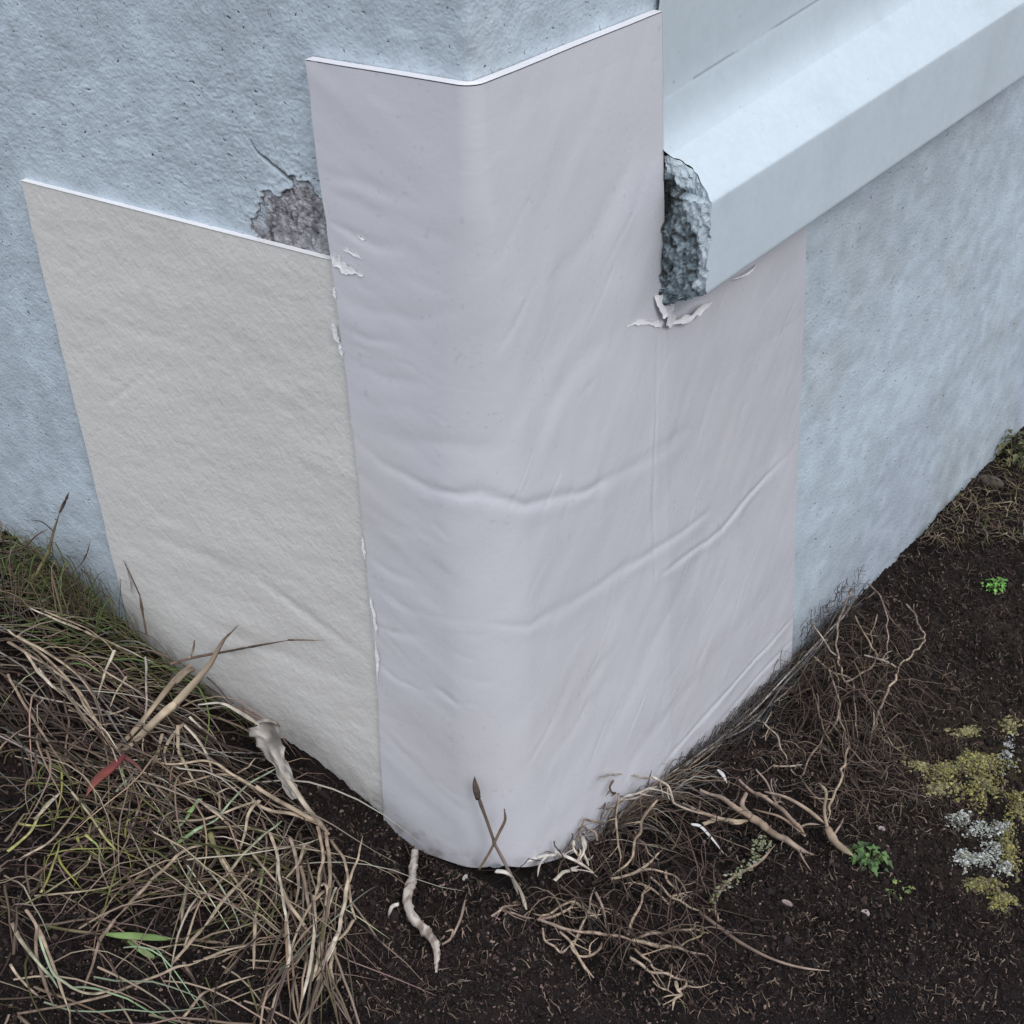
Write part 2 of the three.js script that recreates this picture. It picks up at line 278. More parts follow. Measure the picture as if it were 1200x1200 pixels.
// ------------------------------------------------------------------ left sheet
const edgeStrip = (line, depth, col) => gridGeo(line.length - 1, 2, (i, j) => { const [p, n] = line[i], t = j / 2; return [p[0] - n[0] * depth * t, p[1], p[2] - n[1] * depth * t, i * 0.02, t * 0.02, ...col]; });
const OFF_A = 0.0042, OFF_B = 0.0076;
{
  const t = thing('wall_sheet', 'warm grey rectangular sheet stuck on the left wall with a white top edge', 'sheet');
  const nu = 230, nv = 360;
  const pt = (u, v) => {
    const y = lerp(-0.03, lerp(0.487, 0.493, u), v), xl = -0.4105 - 0.028 * clamp((y - 0.07) / 0.42, -0.4, 1) * 0.5 + 0.0008 * vn(y * 60, 3), x = lerp(xl, -0.104, u);
    let w = 0.0008 * fbm(x * 14 + y * 6, y * 30 - x * 8, 3) + 0.00035 * fbm(x * 60, y * 100, 3);
    const cr = (a, b, A, wd) => { const [d, q] = segDist(x, y, a, b); return -A * Math.exp(-((d / wd) ** 2)) * Math.sin(Math.PI * clamp(q, 0.03, 0.97)); };
    w += cr([-0.39, 0.3], [-0.3, 0.37], 0.0003, 0.003) + cr([-0.4, 0.19], [-0.2, 0.2], 0.0006, 0.007) + cr([-0.24, 0.2], [-0.12, 0.165], 0.0009, 0.005)  + cr([-0.33, 0.12], [-0.16, 0.13], 0.001, 0.008);
    return [x, y, OFF_A + w * sstep(0, 0.04, u) * sstep(1, 0.96, v) + 0.0001];
  };
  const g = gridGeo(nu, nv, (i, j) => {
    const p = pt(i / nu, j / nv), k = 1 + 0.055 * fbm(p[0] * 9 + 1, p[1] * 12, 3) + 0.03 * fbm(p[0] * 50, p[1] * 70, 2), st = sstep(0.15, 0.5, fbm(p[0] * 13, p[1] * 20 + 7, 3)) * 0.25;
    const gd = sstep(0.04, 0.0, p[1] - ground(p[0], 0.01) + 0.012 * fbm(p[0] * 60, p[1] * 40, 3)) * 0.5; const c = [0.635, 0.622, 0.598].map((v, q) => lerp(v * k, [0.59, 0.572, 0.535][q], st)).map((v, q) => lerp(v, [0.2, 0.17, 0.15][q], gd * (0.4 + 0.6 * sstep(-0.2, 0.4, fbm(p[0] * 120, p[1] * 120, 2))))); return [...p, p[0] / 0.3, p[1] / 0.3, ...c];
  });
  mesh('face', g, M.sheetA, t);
  const top = [], left = []; for (let i = 0; i <= 160; i++) { const p = pt(i / 160, 1); p[2] += 0.0006; p[1] += 0.0005; top.push([p, [0, 1]]); const q = pt(0, i / 160); left.push([q, [0.25, 1]]); }
  tag(mesh('cut_edge', edgeStrip(top, 0.0052, [0.78, 0.77, 0.78]), M.white, t), 'white cut top edge');
  mesh('side_edge', edgeStrip(left, 0.0042, [0.42, 0.415, 0.4]), M.sheetA, t);
  // thin white peel on the lower left edge
  const a = onPlane(144, 652, 2, 0.006), b = onPlane(152, 694, 2, 0.006);
  const pg = gridGeo(4, 18, (i, j) => { const v = j / 18, w = 0.0075 * Math.sin(Math.PI * Math.pow(v, 1.3)) + 0.0004; return [lerp(a.x, b.x, v) + (i / 4 - 0.35) * w, lerp(a.y, b.y, v), 0.0058 + 0.0022 * Math.sin(v * 3) * (i / 4 - 0.2), i * 0.01, v * 0.05, 0.74, 0.73, 0.73]; });
  tag(mesh('peel', pg, M.white, t), 'small white peeling strip');
}

// ------------------------------------------------------------------ sheet wrapped round the corner, notched under the ledge
{
  const t = thing('corner_sheet', 'smooth lilac white sheet folded round the house corner and notched under the ledge', 'sheet');
  const W = [];                                                     // wrinkles: pixel polyline, depth, width, how far along it fades
  const fold = (A, w, pts, ridge = 0.8) => W.push({ A, w, ridge, p: pts.map(([x, y]) => toS(x, y)) });
  fold(0.0019, 0.0048, [[414, 514], [450, 543], [500, 572], [560, 590], [620, 592], [680, 577], [740, 548], [800, 515]]);
  fold(0.0009, 0.008, [[415, 494], [470, 515], [540, 525], [600, 520]]);
  fold(0.0024, 0.0052, [[560, 737], [620, 730], [665, 710], [715, 678], [768, 642], [800, 622], [835, 596]]);
  fold(0.0022, 0.0036, [[774, 672], [810, 648], [845, 620], [870, 590], [905, 552], [936, 516]]);
  fold(0.0011, 0.006, [[700, 570], [760, 530], [810, 500]], 0.5);
  fold(0.0024, 0.0034, [[764, 912], [800, 870], [850, 812], [890, 768], [930, 722]], 0.9);
  fold(0.0015, 0.0032, [[810, 882], [850, 838], [900, 780], [932, 745]]);
  fold(0.0015, 0.003, [[850, 852], [890, 812], [930, 768]]);
  fold(0.0016, 0.014, [[690, 905], [730, 830], [760, 760], [800, 690], [835, 630]], 0.4);
  fold(0.0014, 0.01, [[730, 905], [770, 850], [820, 790]], 0.5);
  fold(0.0012, 0.012, [[640, 900], [680, 840], [720, 790]], 0.4);
  fold(0.0020, 0.0038, [[384, 260], [410, 272], [440, 286], [475, 292]]);
  fold(0.0012, 0.006, [[384, 228], [420, 240], [470, 262], [530, 282]]);
  fold(0.0014, 0.0055, [[378, 205], [410, 212], [455, 228], [500, 248]]);
  fold(0.0011, 0.007, [[400, 345], [440, 365], [500, 372], [540, 360]]);
  fold(0.0011, 0.005, [[400, 380], [430, 398], [475, 405]]);
  fold(0.0011, 0.006, [[405, 420], [450, 445], [510, 452]]);
  fold(0.0010, 0.005, [[410, 465], [450, 478], [490, 480]]);
  fold(0.0012, 0.004, [[424, 592], [450, 610], [490, 628]]);
  fold(0.0012, 0.004, [[428, 612], [455, 622], [480, 632]]);
  fold(0.0012, 0.004, [[431, 652], [455, 668], [490, 682]]);
  fold(0.0012, 0.004, [[434, 686], [465, 706], [510, 722], [560, 735]]);
  fold(0.0010, 0.004, [[438, 735], [465, 742], [500, 745]]);
  fold(0.0010, 0.004, [[440, 775], [470, 800], [500, 812]]);
  fold(0.0009, 0.005, [[445, 850], [470, 880], [500, 905]]);
  fold(0.0013, 0.012, [[640, 345], [670, 310], [700, 265], [728, 215], [745, 180]], 0.7);
  fold(0.0011, 0.012, [[575, 200], [590, 250], [600, 300], [610, 350]], 0.5);
  fold(0.0012, 0.016, [[620, 560], [640, 480], [680, 420], [750, 370]], 0.5);
  fold(0.0010, 0.014, [[575, 600], [600, 500], [640, 420], [700, 340], [765, 290]], 0.5);
  fold(0.0012, 0.010, [[660, 860], [690, 800], [730, 745]], 0.4);
  fold(0.0024, 0.0025, [[770, 395], [769, 440], [768, 520], [767, 600], [768, 690]], 0.9);      // lap line below the ledge end
  seed = 909;
  for (let k = 0; k < 130; k++) {                                   // fine creases: across the left face they run down to the right, on the right face up to the right
    const lf = rnd() < 0.42, s0 = lf ? rr(-0.125, -0.03) : rr(0.0, 0.48), y0 = lf ? rr(0.0, 0.5) : s0 > 0.22 ? rr(-0.1, 0.38) : rr(-0.02, 0.55), an = (lf ? -0.25 : 0.75 + 0.4 * vn(s0 * 8, y0 * 8)) + gauss() * 0.28, L = rr(0.015, 0.07) * (lf ? 0.7 : 1), p = []; let a = an, x = s0, y = y0;
    for (let i = 0; i < 5; i++) { p.push([x, y]); x += Math.cos(a) * L / 4; y += Math.sin(a) * L / 4; a += gauss() * 0.14; }
    W.push({ A: rr(0.0001, 0.00055), w: rr(0.0016, 0.006), ridge: rr(0.3, 0.9), p });
  }
  for (const f of W) { let a = 1e9, b = -1e9, c = 1e9, d = -1e9; for (const [x, y] of f.p) { a = Math.min(a, x); b = Math.max(b, x); c = Math.min(c, y); d = Math.max(d, y); } const m = f.w * 5; f.bb = [a - m, b + m, c - m, d + m]; }
  const relief = (s0, y0) => {
    const s = s0 + 0.0036 * fbm(s0 * 26, y0 * 26, 2) + 0.0006 * vn(s0 * 120, y0 * 150), y = y0 + 0.0036 * fbm(s0 * 26 + 7, y0 * 26, 2) + 0.0006 * vn(s0 * 120, y0 * 150 + 4);
    let o = 0.0009 * fbm(s * 9 + y * 5 + 3, y * 13 - s * 9, 3) + 0.0005 * fbm((s * 0.8 - y * 0.55) * 46, (y + s) * 9, 2) * sstep(-0.02, 0.08, s) + 0.0006 * fbm((y * 0.9 + s * 0.45) * 52, (s - y * 0.4) * 9 + 7, 2) * sstep(0.0, -0.06, s);
    for (const f of W) {
      if (s < f.bb[0] || s > f.bb[1] || y < f.bb[2] || y > f.bb[3]) continue;
      let bd = 1e9, bt = 0, sg = 0; const n = f.p.length - 1;
      for (let k = 0; k < n; k++) { const [d, q, c] = segDist(s, y, f.p[k], f.p[k + 1]); if (d < bd) { bd = d; bt = (k + q) / n; sg = c > 0 ? -1 : 1; } }
      const wv = f.w * (0.85 + 0.35 * vn(s * 28 + 3, y * 28)), d = bd * sg / wv, fade = Math.sin(Math.PI * clamp(bt, 0.0, 1)) ** 0.55;
      if (bd > f.w * 5) continue;
      o += (f.p[0][0] < -0.06 && f.p[f.p.length - 1][0] < 0 ? 0.28 : 0.44) * (0.85 + 0.5 * vn(s * 20, y * 20)) * f.A * fade * (-Math.exp(-d * d) + 0.55 * f.ridge * Math.exp(-(((d - 2.2) / 1.9) ** 2)) + 0.2 * f.ridge * Math.exp(-(((d + 2.2) / 1.9) ** 2)));
    }
    return o;
  };
  const seam = (y) => 0.1955 + 0.085 * (0.618 - y), bottom = (s) => s < 0 ? lerp(0.002, -0.0215, -s / 0.125) - 0.004 * Math.sin(clamp(-s / 0.125, 0, 1) * Math.PI) : lerp(0, -0.19, clamp(s / 0.52, 0, 1)) - 0.02 * sstep(0, 0.1, s);
  const top = (s) => s < 0 ? lerp(0.6215, 0.6195, -s / 0.125) : lerp(0.6215, 0.6185, s / 0.195), edgeOf = (pts) => { const q = pts.map(([x, y]) => toS(x, y)).sort((a, b) => a[1] - b[1]); return (y) => interp(q.map((p) => p[1]), q.map((p) => p[0]), y); },
    leftEdge = edgeOf([[358, 67], [372, 200], [388, 303], [400, 400], [413, 500], [425, 610], [436, 735], [442, 800], [447, 900], [450, 970]]), left = (y) => leftEdge(y) + 0.0005 * vn(y * 90, 1) - 0.0009 * sstep(0.3, 0.9, vn(y * 34, 6));
  const right = edgeOf([[946, 270], [945, 290], [940, 440], [935, 540], [932, 650], [928, 770], [926, 800]]), under = (s) => 0.4225 - 0.02 * (s - 0.22) + 0.0;
  const place = (s, y, lift = 0) => { const fd = 1; const p = around(s, y, OFF_B + relief(s, y) * fd + lift); return p; };
  const tone = (s, y) => { const k = (s > seam(y) && y < 0.43 ? 0.955 : 1) + 0.035 * fbm(s * 6, y * 6 + 2, 3); const wv = sstep(0.1, 0.5, fbm(s * 10 + 3, y * 9, 2)) * (s < 0 ? 0.5 : 0.25); const c = [0.615, 0.615, 0.658].map((v, q) => lerp(v * k, [0.595, 0.58, 0.58][q], wv)), gy = s < 0 ? ground(s, 0.01) : ground(0.01, -s), m = sstep(0.035, 0.0, y - gy + 0.012 * fbm(s * 60, y * 40, 3)) * (0.25 + 0.5 * sstep(-0.2, 0.4, fbm(s * 120, y * 120 + 3, 3))); const sp = vn(s * 330, y * 330) > 0.86 && vn(s * 21, y * 21) > 0.05 ? 0.12 : 0; return c.map((v, q) => lerp(v * (1 - sp), [0.2, 0.17, 0.15][q], m)); };
  const A = (u, v) => { const ya = lerp(-0.06, 0.62, v), s0 = lerp(left(ya), seam(ya), u); const y = lerp(bottom(s0), top(s0), v); return [lerp(left(y), seam(y), u), y]; };
  const B = (u, v) => { const y1 = lerp(-0.15, 0.42, v), s1 = lerp(seam(y1), right(y1), u), y = lerp(bottom(s1), under(s1), v); return [lerp(seam(y), right(y), u), y]; };
  const sheetGeo = (fn, nu, nv) => gridGeo(nu, nv, (i, j) => { const [s, y] = fn(i / nu, j / nv), p = place(s, y); return [p[0], p[1], p[2], s / 0.3, y / 0.3, ...tone(s, y)]; });
  mesh('face', mergeVertices(mergeGeometries([sheetGeo(A, 230, 430), sheetGeo(B, 190, 340)]), 1e-5), M.sheetB, t);
  const line = (fn, n, lift = 0) => { const o = []; for (let i = 0; i <= n; i++) { const [s, y] = fn(i / n), p = place(s, y, lift); o.push([[p[0], p[1], p[2]], [p[3], p[4]]]); } return o; };
  tag(mesh('cut_edge', edgeStrip(line((q) => { const [s, y] = A(q, 1); return [s, y + 0.0008]; }, 240, 0.0004), 0.0072, [0.76, 0.745, 0.77]), M.white, t), 'white cut top edge');
  mesh('side_edge', edgeStrip(line((q) => A(0, q), 320), 0.005, [0.62, 0.605, 0.625]), M.white, t);
  mesh('side_edge', edgeStrip(line((q) => B(1, q), 240), 0.0078, [0.56, 0.545, 0.57]), M.white, t);
  mesh('side_edge', edgeStrip(line((q) => { const y = lerp(0.405, 0.6195, q); return [seam(y) + 0.0003, y]; }, 160), 0.008, [0.74, 0.72, 0.75]), M.white, t);
  mesh('bottom_edge', edgeStrip(line((q) => A(q, 0), 200), 0.006, [0.6, 0.585, 0.61]), M.white, t);
  // frayed white bits along the edges
  const fray = (label, pts, wd, lift, curl = 0.003) => {            // a thin ragged scrap along a pixel polyline
    const c = new THREE.CatmullRomCurve3(pts.map(([x, y]) => { const q = toS(x, y); return new THREE.Vector3(q[0], q[1], 0); })), n = 46, k0 = pts[0][0] + pts[0][1];
    const g = gridGeo(n, 6, (i, j) => {
      const t = i / n, q = c.getPoint(t), tn = c.getTangent(t), e = j / 6 - 0.5, env = Math.pow(Math.sin(Math.PI * clamp(t, 0.03, 0.97)), 0.6), side = e > 0 ? 0 : 40;
      const rag = 0.7 + 0.4 * vn(i * 0.17, k0 + side) + 0.14 * vn(i * 0.5, k0 + side), w = wd * env * Math.max(0.08, rag) * 1.25, s = q.x - tn.y * e * w, y = q.y + tn.x * e * w;
      const p = around(s, y, OFF_B + relief(s, y) + 0.0004 + lift * env + 0.3 * curl * env * (Math.abs(e) * 2) ** 2 * (0.5 + 0.5 * vn(i * 0.25, k0 + side)));
      const v = 0.93 + 0.07 * vn(i * 0.5, j); return [p[0], p[1], p[2], s / 0.1, y / 0.1, 0.9 * v, 0.89 * v, 0.91 * v]; });
    return tag(mesh('torn_bit', g, M.white, t), label);
  };
  fray('white torn flap where the sheets meet on the left', [[387, 299], [396, 308], [408, 313], [426, 323]], 0.0105, 0.0002);
  fray(null, [[402, 292], [412, 295], [426, 303]], 0.0035, 0.0, 0.0015);
  fray(null, [[418, 276], [428, 281]], 0.003, 0.0, 0.0015);
  fray('white torn tongue below the broken ledge end', [[766, 346], [774, 359], [780, 370], [788, 381]], 0.013, 0.004, 0.004);
  fray(null, [[735, 382], [752, 376], [770, 380], [782, 378]], 0.0055, 0.0003, 0.002);
  fray('pale torn strip under the ledge end', [[782, 378], [800, 370], [815, 361], [832, 353]], 0.0075, 0.005, 0.003);
  fray(null, [[856, 327], [870, 319], [886, 309]], 0.003, 0.004, 0.002);
  fray(null, [[391, 378], [393, 392], [398, 402]], 0.006, 0.0, 0.002);
  fray(null, [[399, 402], [401, 418]], 0.0035, 0, 0.0015);
  fray(null, [[434, 700], [439, 722], [441, 745]], 0.0042, 0.0005, 0.0018);
  fray(null, [[440, 752], [443, 775], [443, 800]], 0.0036, 0.0005, 0.0018);
  fray(null, [[425, 630], [428, 655]], 0.0035, 0.0004, 0.0015);
  fray(null, [[392, 336], [394, 350]], 0.0028, 0.0003, 0.0012);
}

// ------------------------------------------------------------------ stems, blades, roots
const V = (a) => new THREE.Vector3(...a);
// a tapered, slightly flattened tube along points; col0 -> col1 along it
function stemGeo(pts, r0, r1, col0, col1, { sides = 5, flat = 1, seg = 0, wob = 0, bulge = 0, mottle = 0.12 } = {}) {
  const c = new THREE.CatmullRomCurve3(pts, false, 'centripetal'), n = seg || Math.max(5, (pts.length - 1) * 5);
  const q = []; for (let i = 0; i <= n; i++) q.push(c.getPoint(i / n));
  const P = [], C = [], I = []; let nx = null; const sd = (pts[0].x * 991 + pts[0].z * 577) % 100;
  for (let i = 0; i <= n; i++) {
    const tn = q[Math.min(n, i + 1)].clone().sub(q[Math.max(0, i - 1)]).normalize();
    if (!nx) { nx = new THREE.Vector3(0, 1, 0).cross(tn); if (nx.lengthSq() < 1e-4) nx.set(1, 0, 0); }
    nx.addScaledVector(tn, -nx.dot(tn)).normalize(); const by = tn.clone().cross(nx);
    const t = i / n; let r = lerp(r0, r1, t) * (1 + bulge * Math.sin(Math.PI * t)) * (1 + wob * vn(i * 0.9 + sd, 4)); r *= Math.max(0.25, Math.min(1, (1 - t) / 0.16)) ** 0.7;
    const k = 1 + mottle * vn(i * 0.8 + sd, 11) * 2;
    for (let s = 0; s < sides; s++) { const a = s / sides * Math.PI * 2; const rs = r * (1 + 0.2 * vn(s * 1.9 + sd * 2, i * 0.3 + sd)), v = q[i].clone().addScaledVector(nx, Math.cos(a) * rs).addScaledVector(by, Math.sin(a) * rs * flat); P.push(v.x, v.y, v.z); const ks = k * (1 + 0.32 * vn(s * 1.7 + sd * 3, i * 0.22 + sd)); for (let w = 0; w < 3; w++) C.push(lerp(col0[w], col1[w], t) * ks); }
  }
  for (let i = 0; i < n; i++) for (let s = 0; s < sides; s++) { const a = i * sides + s, b = i * sides + (s + 1) % sides, d = a + sides, e = b + sides; I.push(a, b, e, a, e, d); }
  for (let s = 1; s < sides - 1; s++) { I.push(0, s + 1, s); const o = n * sides; I.push(o, o + s, o + s + 1); }
  const g = new THREE.BufferGeometry(); g.setAttribute('position', new THREE.Float32BufferAttribute(P, 3)); g.setAttribute('color', new THREE.Float32BufferAttribute(C, 3)); g.setIndex(I); g.computeVertexNormals(); return g;
}
const trace = (pts) => pts.map(([x, y, h = 4]) => at(x, y, h / 1000));
const PX = 0.00062;                                                 // metres per photo pixel near the corner
const COL = { ash: [0.13, 0.123, 0.12], straw: [0.37, 0.295, 0.21], pale: [0.5, 0.44, 0.36], tan: [0.27, 0.2, 0.145], brown: [0.14, 0.098, 0.076], dark: [0.085, 0.06, 0.05], grey: [0.33, 0.3, 0.27], pink: [0.29, 0.222, 0.18], green: [0.17, 0.25, 0.09], sage: [0.27, 0.33, 0.22], olive: [0.17, 0.165, 0.065], yellow: [0.33, 0.33, 0.11], white: [0.66, 0.62, 0.58] };
// one traced stem, w = width in photo pixels at start and end
function tr(parent, name, c0, c1, w0, w1, pts, opt = {}) {
  let p = trace(pts); const { crook = 0, forks = 0, ...o } = opt, r0 = w0 * PX / 2, r1 = w1 * PX / 2;
  if (crook) {                                                      // small kinks between the traced points
    const c = new THREE.CatmullRomCurve3(p, false, 'centripetal'), n = Math.max(4, Math.round(c.getLength() / 0.011)), keep = rnd;
    p = []; for (let i = 0; i <= n; i++) { const q = c.getPoint(i / n), a = i && i < n ? crook * 0.0011 : 0; p.push(q.add(new THREE.Vector3(a * gauss(), a * gauss() * 0.7, a * gauss()))); }
  }
  const g = [stemGeo(p, r0, r1, COL[c0], COL[c1], { mottle: 0.2, wob: crook > 0.5 ? 0.16 : crook ? 0.08 : 0, ...o })];
  for (let k = 0; k < forks; k++) {
    const i = 1 + (rnd() * (p.length - 2) | 0), d = p[i + 1].clone().sub(p[i - 1]).normalize(), b = p[i], L = rr(0.006, 0.022), sd = new THREE.Vector3(0, 1, 0).cross(d).multiplyScalar(rnd() < 0.5 ? -1 : 1);
    const v = d.multiplyScalar(rr(0.2, 0.9)).addScaledVector(sd, rr(0.4, 1)).setY(rr(-0.25, 0.3)).normalize(), m = b.clone().addScaledVector(v, L * 0.5), e = b.clone().addScaledVector(v, L); m.x += gauss() * 0.0015; m.z += gauss() * 0.0015; e.x += gauss() * 0.003; e.y -= 0.002; e.z += gauss() * 0.003;
    for (const q of [m, e]) { if (q.x < 0.012 && q.z < 0.012) { if (q.x > q.z) q.x = 0.013; else q.z = 0.013; } }
    const rad = lerp(r0, r1, i / p.length) * rr(0.45, 0.75); g.push(stemGeo([b, m, e], rad, rad * 0.45, COL[c1], COL[c0], { sides: 4, seg: 5, wob: 0.2 }));
  }
  return mesh(name, g.length > 1 ? mergeGeometries(g) : g[0], M.stem, parent);
}
const joined = (name, geos, mat, parent, kind) => { const m = mesh(name, mergeGeometries(geos), mat, parent); if (kind) m.userData.kind = kind; return m; };

// random pixel inside a polygon of photo pixels
function inPoly(poly) { let a = 1e9, b = -1e9, c = 1e9, d = -1e9; for (const [x, y] of poly) { a = Math.min(a, x); b = Math.max(b, x); c = Math.min(c, y); d = Math.max(d, y); } for (;;) { const x = rr(a, b), y = rr(c, d); if (polyDist(x, y, poly) < 0) return [x, y]; } }
// loose blades: grown on the ground in the area of poly, running along dir (radians in the ground plane), arching to a height
function blades(n, poly, { dir, spread, len, rise, r, cols, curl = 0.5, sides = 4, seg = 7, h0 = [0.001, 0.012], flat = 0.4, bright = 0 }) {
  const out = [];
  for (let k = 0; k < n; k++) {
    const [px, py] = inPoly(poly), b = at(px, py, 0.002); let a = dir + gauss() * spread, L = rr(...len), st = L / 5, y = rr(...h0); const p = [], R = rr(...rise), cv = gauss() * curl, jag = rr(0.05, 0.35);
    let x = b.x, z = b.z;
    for (let i = 0; i <= 5; i++) { const t = i / 5; let gy = ground(x, z) + y + R * Math.sin(Math.PI * Math.min(1, t * 0.9 + 0.05)) + 0.003 * gauss(); let xx = x, zz = z; if (xx < 0.004 && zz < 0.011 ) { if (xx > zz) xx = Math.max(xx, 0.012); else zz = 0.012 + rnd() * 0.004; } p.push(new THREE.Vector3(xx, gy, zz)); x += Math.cos(a) * st; z += Math.sin(a) * st; a += cv * 0.35 + gauss() * jag * 0.5; }
    const c = cols[rnd() * cols.length | 0], v = bright ? rr(0.75, 1.1) : rr(0.3, 0.95), c0 = COL[c].map((q) => q * v), c1 = COL[c].map((q) => q * v * rr(0.75, 1.1)), w = rr(...r);
    out.push(stemGeo(p, w, w * 0.35, c0, c1, { sides, seg, flat, mottle: 0.08 }));
  }
  return out;
}
const TO_RIGHT = Math.atan2(RT.z, RT.x), TO_US = Math.atan2(-FW.z, -FW.x);        // ground directions: right in the picture, towards the camera

// ------------------------------------------------------------------ left: the big dry tussock
const tuss = thing('grass_tussock', 'large matted tussock of dry straw coloured grass against the left sheet', 'grass tussock');
{
  seed = 101;
  const wallMat = [[-160, 590], [0, 650], [60, 665], [120, 735], [200, 790], [235, 800], [225, 830], [120, 820], [0, 760], [-160, 700]];
  const mid = [[-160, 690], [0, 745], [120, 790], [240, 830], [250, 900], [130, 930], [0, 880], [-160, 850]];
  const sprout = [[-180, 840], [0, 890], [110, 900], [200, 960], [190, 1030], [100, 1060], [0, 1080], [-180, 1090]];
  const cross = [[170, 890], [260, 860], [340, 930], [400, 980], [415, 1060], [330, 1080], [200, 1060]];
  const edge = [[330, 960], [395, 980], [418, 1050], [405, 1130], [385, 1195], [320, 1195], [340, 1080]];
  const low = [[-180, 1040], [0, 1040], [200, 1060], [350, 1080], [380, 1340], [-180, 1340]];
  const geos = [
    ...blades(330, wallMat, { dir: TO_RIGHT - 0.15, spread: 0.4, len: [0.04, 0.12], rise: [0.002, 0.022], r: [0.0006, 0.0013], cols: ['olive', 'olive', 'grey', 'tan', 'green', 'straw', 'brown'] }),
    ...blades(150, [[0, 660], [60, 680], [150, 745], [140, 775], [40, 740], [0, 740]], { dir: TO_RIGHT - 0.3, spread: 1.2, len: [0.015, 0.06], rise: [0.025, 0.06], r: [0.0003, 0.0007], cols: ['olive', 'olive', 'brown', 'green', 'tan'], curl: 0.6 }),
    ...blades(90, [[0, 640], [50, 662], [90, 720], [0, 720]], { dir: TO_RIGHT, spread: 0.9, len: [0.03, 0.07], rise: [0.01, 0.03], r: [0.0005, 0.001], cols: ['olive', 'green', 'olive', 'tan'] }),
    ...blades(225, mid, { dir: TO_RIGHT + 0.45, spread: 0.6, len: [0.04, 0.14], rise: [0.0, 0.026], r: [0.0006, 0.0015], cols: ['brown', 'brown', 'tan', 'grey', 'dark', 'dark', 'brown'] }),
    ...blades(200, sprout, { dir: TO_RIGHT, spread: 2.6, len: [0.02, 0.075], rise: [0.0, 0.018], r: [0.0006, 0.0013], cols: ['olive', 'tan', 'brown', 'brown', 'yellow', 'straw', 'pink'], curl: 0.9 }),
    ...blades(165, cross, { dir: TO_US + 0.9, spread: 1.0, len: [0.04, 0.15], rise: [0.0, 0.022], r: [0.0006, 0.0015], cols: ['tan', 'brown', 'brown', 'dark', 'dark', 'olive', 'brown'] }),
    ...blades(95, [[20, 750], [130, 790], [240, 850], [380, 970], [330, 1060], [200, 1050], [120, 960], [20, 900]], { dir: TO_RIGHT + 0.7, spread: 1.1, len: [0.05, 0.15], rise: [0.006, 0.03], r: [0.0006, 0.0012], cols: ['straw', 'straw', 'pale', 'tan'], curl: 0.5, bright: 1 }),
    ...blades(40, [[9, 1010], [200, 1050], [360, 1090], [350, 1190], [9, 1190]], { dir: TO_RIGHT - 0.3, spread: 0.9, len: [0.05, 0.13], rise: [0.004, 0.02], r: [0.0006, 0.0011], cols: ['straw', 'tan', 'tan', 'sage'], curl: 0.4, bright: 1 }),
    ...blades(60, edge, { dir: TO_US, spread: 0.32, len: [0.06, 0.15], rise: [0.0, 0.026], r: [0.0008, 0.0016], cols: ['straw', 'tan', 'pink', 'tan', 'brown'], curl: 0.35 }),
    ...blades(120, low, { dir: TO_RIGHT + 0.6, spread: 1.5, len: [0.03, 0.12], rise: [0.0, 0.012], r: [0.0006, 0.0013], cols: ['brown', 'tan', 'dark', 'dark', 'olive'] }),
  ];
  joined('matted_blades', geos, M.stem, tuss, 'stuff');
  const up = (a) => { a[4] = a[4].map(([x, y, h]) => [x, y, h + 9]); a[2] *= 0.86; a[3] *= 0.72; a[5] = { crook: 0.4, flat: 0.35, ...a[5] }; return a; };
  const b = (...a) => tr(tuss, 'blade', ...up(a));
  // straws lying down from the upper left
  b('pale', 'straw', 3, 7, [[34, 712, 20], [62, 724, 24], [100, 740, 22]], { flat: 0.5 }); b('straw', 'pale', 6, 2, [[100, 740, 22], [140, 758, 18], [180, 776, 12]], { flat: 0.5 });
  b('straw', 'tan', 4, 5, [[9, 738, 24], [40, 760, 30], [75, 790, 30], [105, 835, 24], [130, 875, 12]]);
  b('tan', 'straw', 6, 4, [[9, 752, 20], [55, 780, 26], [90, 806, 22], [112, 842, 20], [140, 880, 8]]);
  b('straw', 'tan', 6, 3, [[20, 745, 34], [55, 765, 36], [90, 790, 32], [118, 826, 20]]);
  b('tan', 'brown', 5, 3, [[9, 790, 20], [20, 812, 22], [44, 850, 20], [66, 885, 14], [78, 905, 8], [84, 930, 4]]);
  b('straw', 'pale', 5, 7, [[30, 765, 36], [45, 788, 34], [62, 806, 32]], { flat: 0.5 }); b('pale', 'tan', 7, 3, [[44, 784, 34], [58, 800, 30], [78, 818, 20]], { flat: 0.5 });
  b('straw', 'grey', 5, 2, [[9, 857, 10], [28, 863, 9], [48, 866, 5], [75, 869, 3]]);
  b('pale', 'straw', 6, 3, [[134, 762, 26], [122, 790, 24], [114, 820, 12]]); b('straw', 'straw', 4, 2, [[148, 793, 22], [136, 812, 16], [128, 832, 8]]);
  b('straw', 'pale', 4, 3, [[120, 785, 26], [145, 800, 22], [170, 815, 12]]);
  b('tan', 'straw', 4, 2, [[52, 716, 30], [110, 742, 26], [140, 770, 22]]);
  b('grey', 'straw', 4, 2, [[170, 770, 20], [172, 820, 20], [168, 860, 14], [168, 895, 4]]);
  b('brown', 'tan', 4, 3, [[75, 820, 12], [80, 850, 12], [76, 880, 8], [74, 905, 4]]);
  b('tan', 'straw', 5, 3, [[85, 820, 14], [105, 850, 14], [125, 872, 8], [133, 895, 3]]);
  b('straw', 'tan', 4, 3, [[80, 832, 8], [110, 838, 10], [140, 834, 12], [150, 828, 12], [146, 836, 10]]);
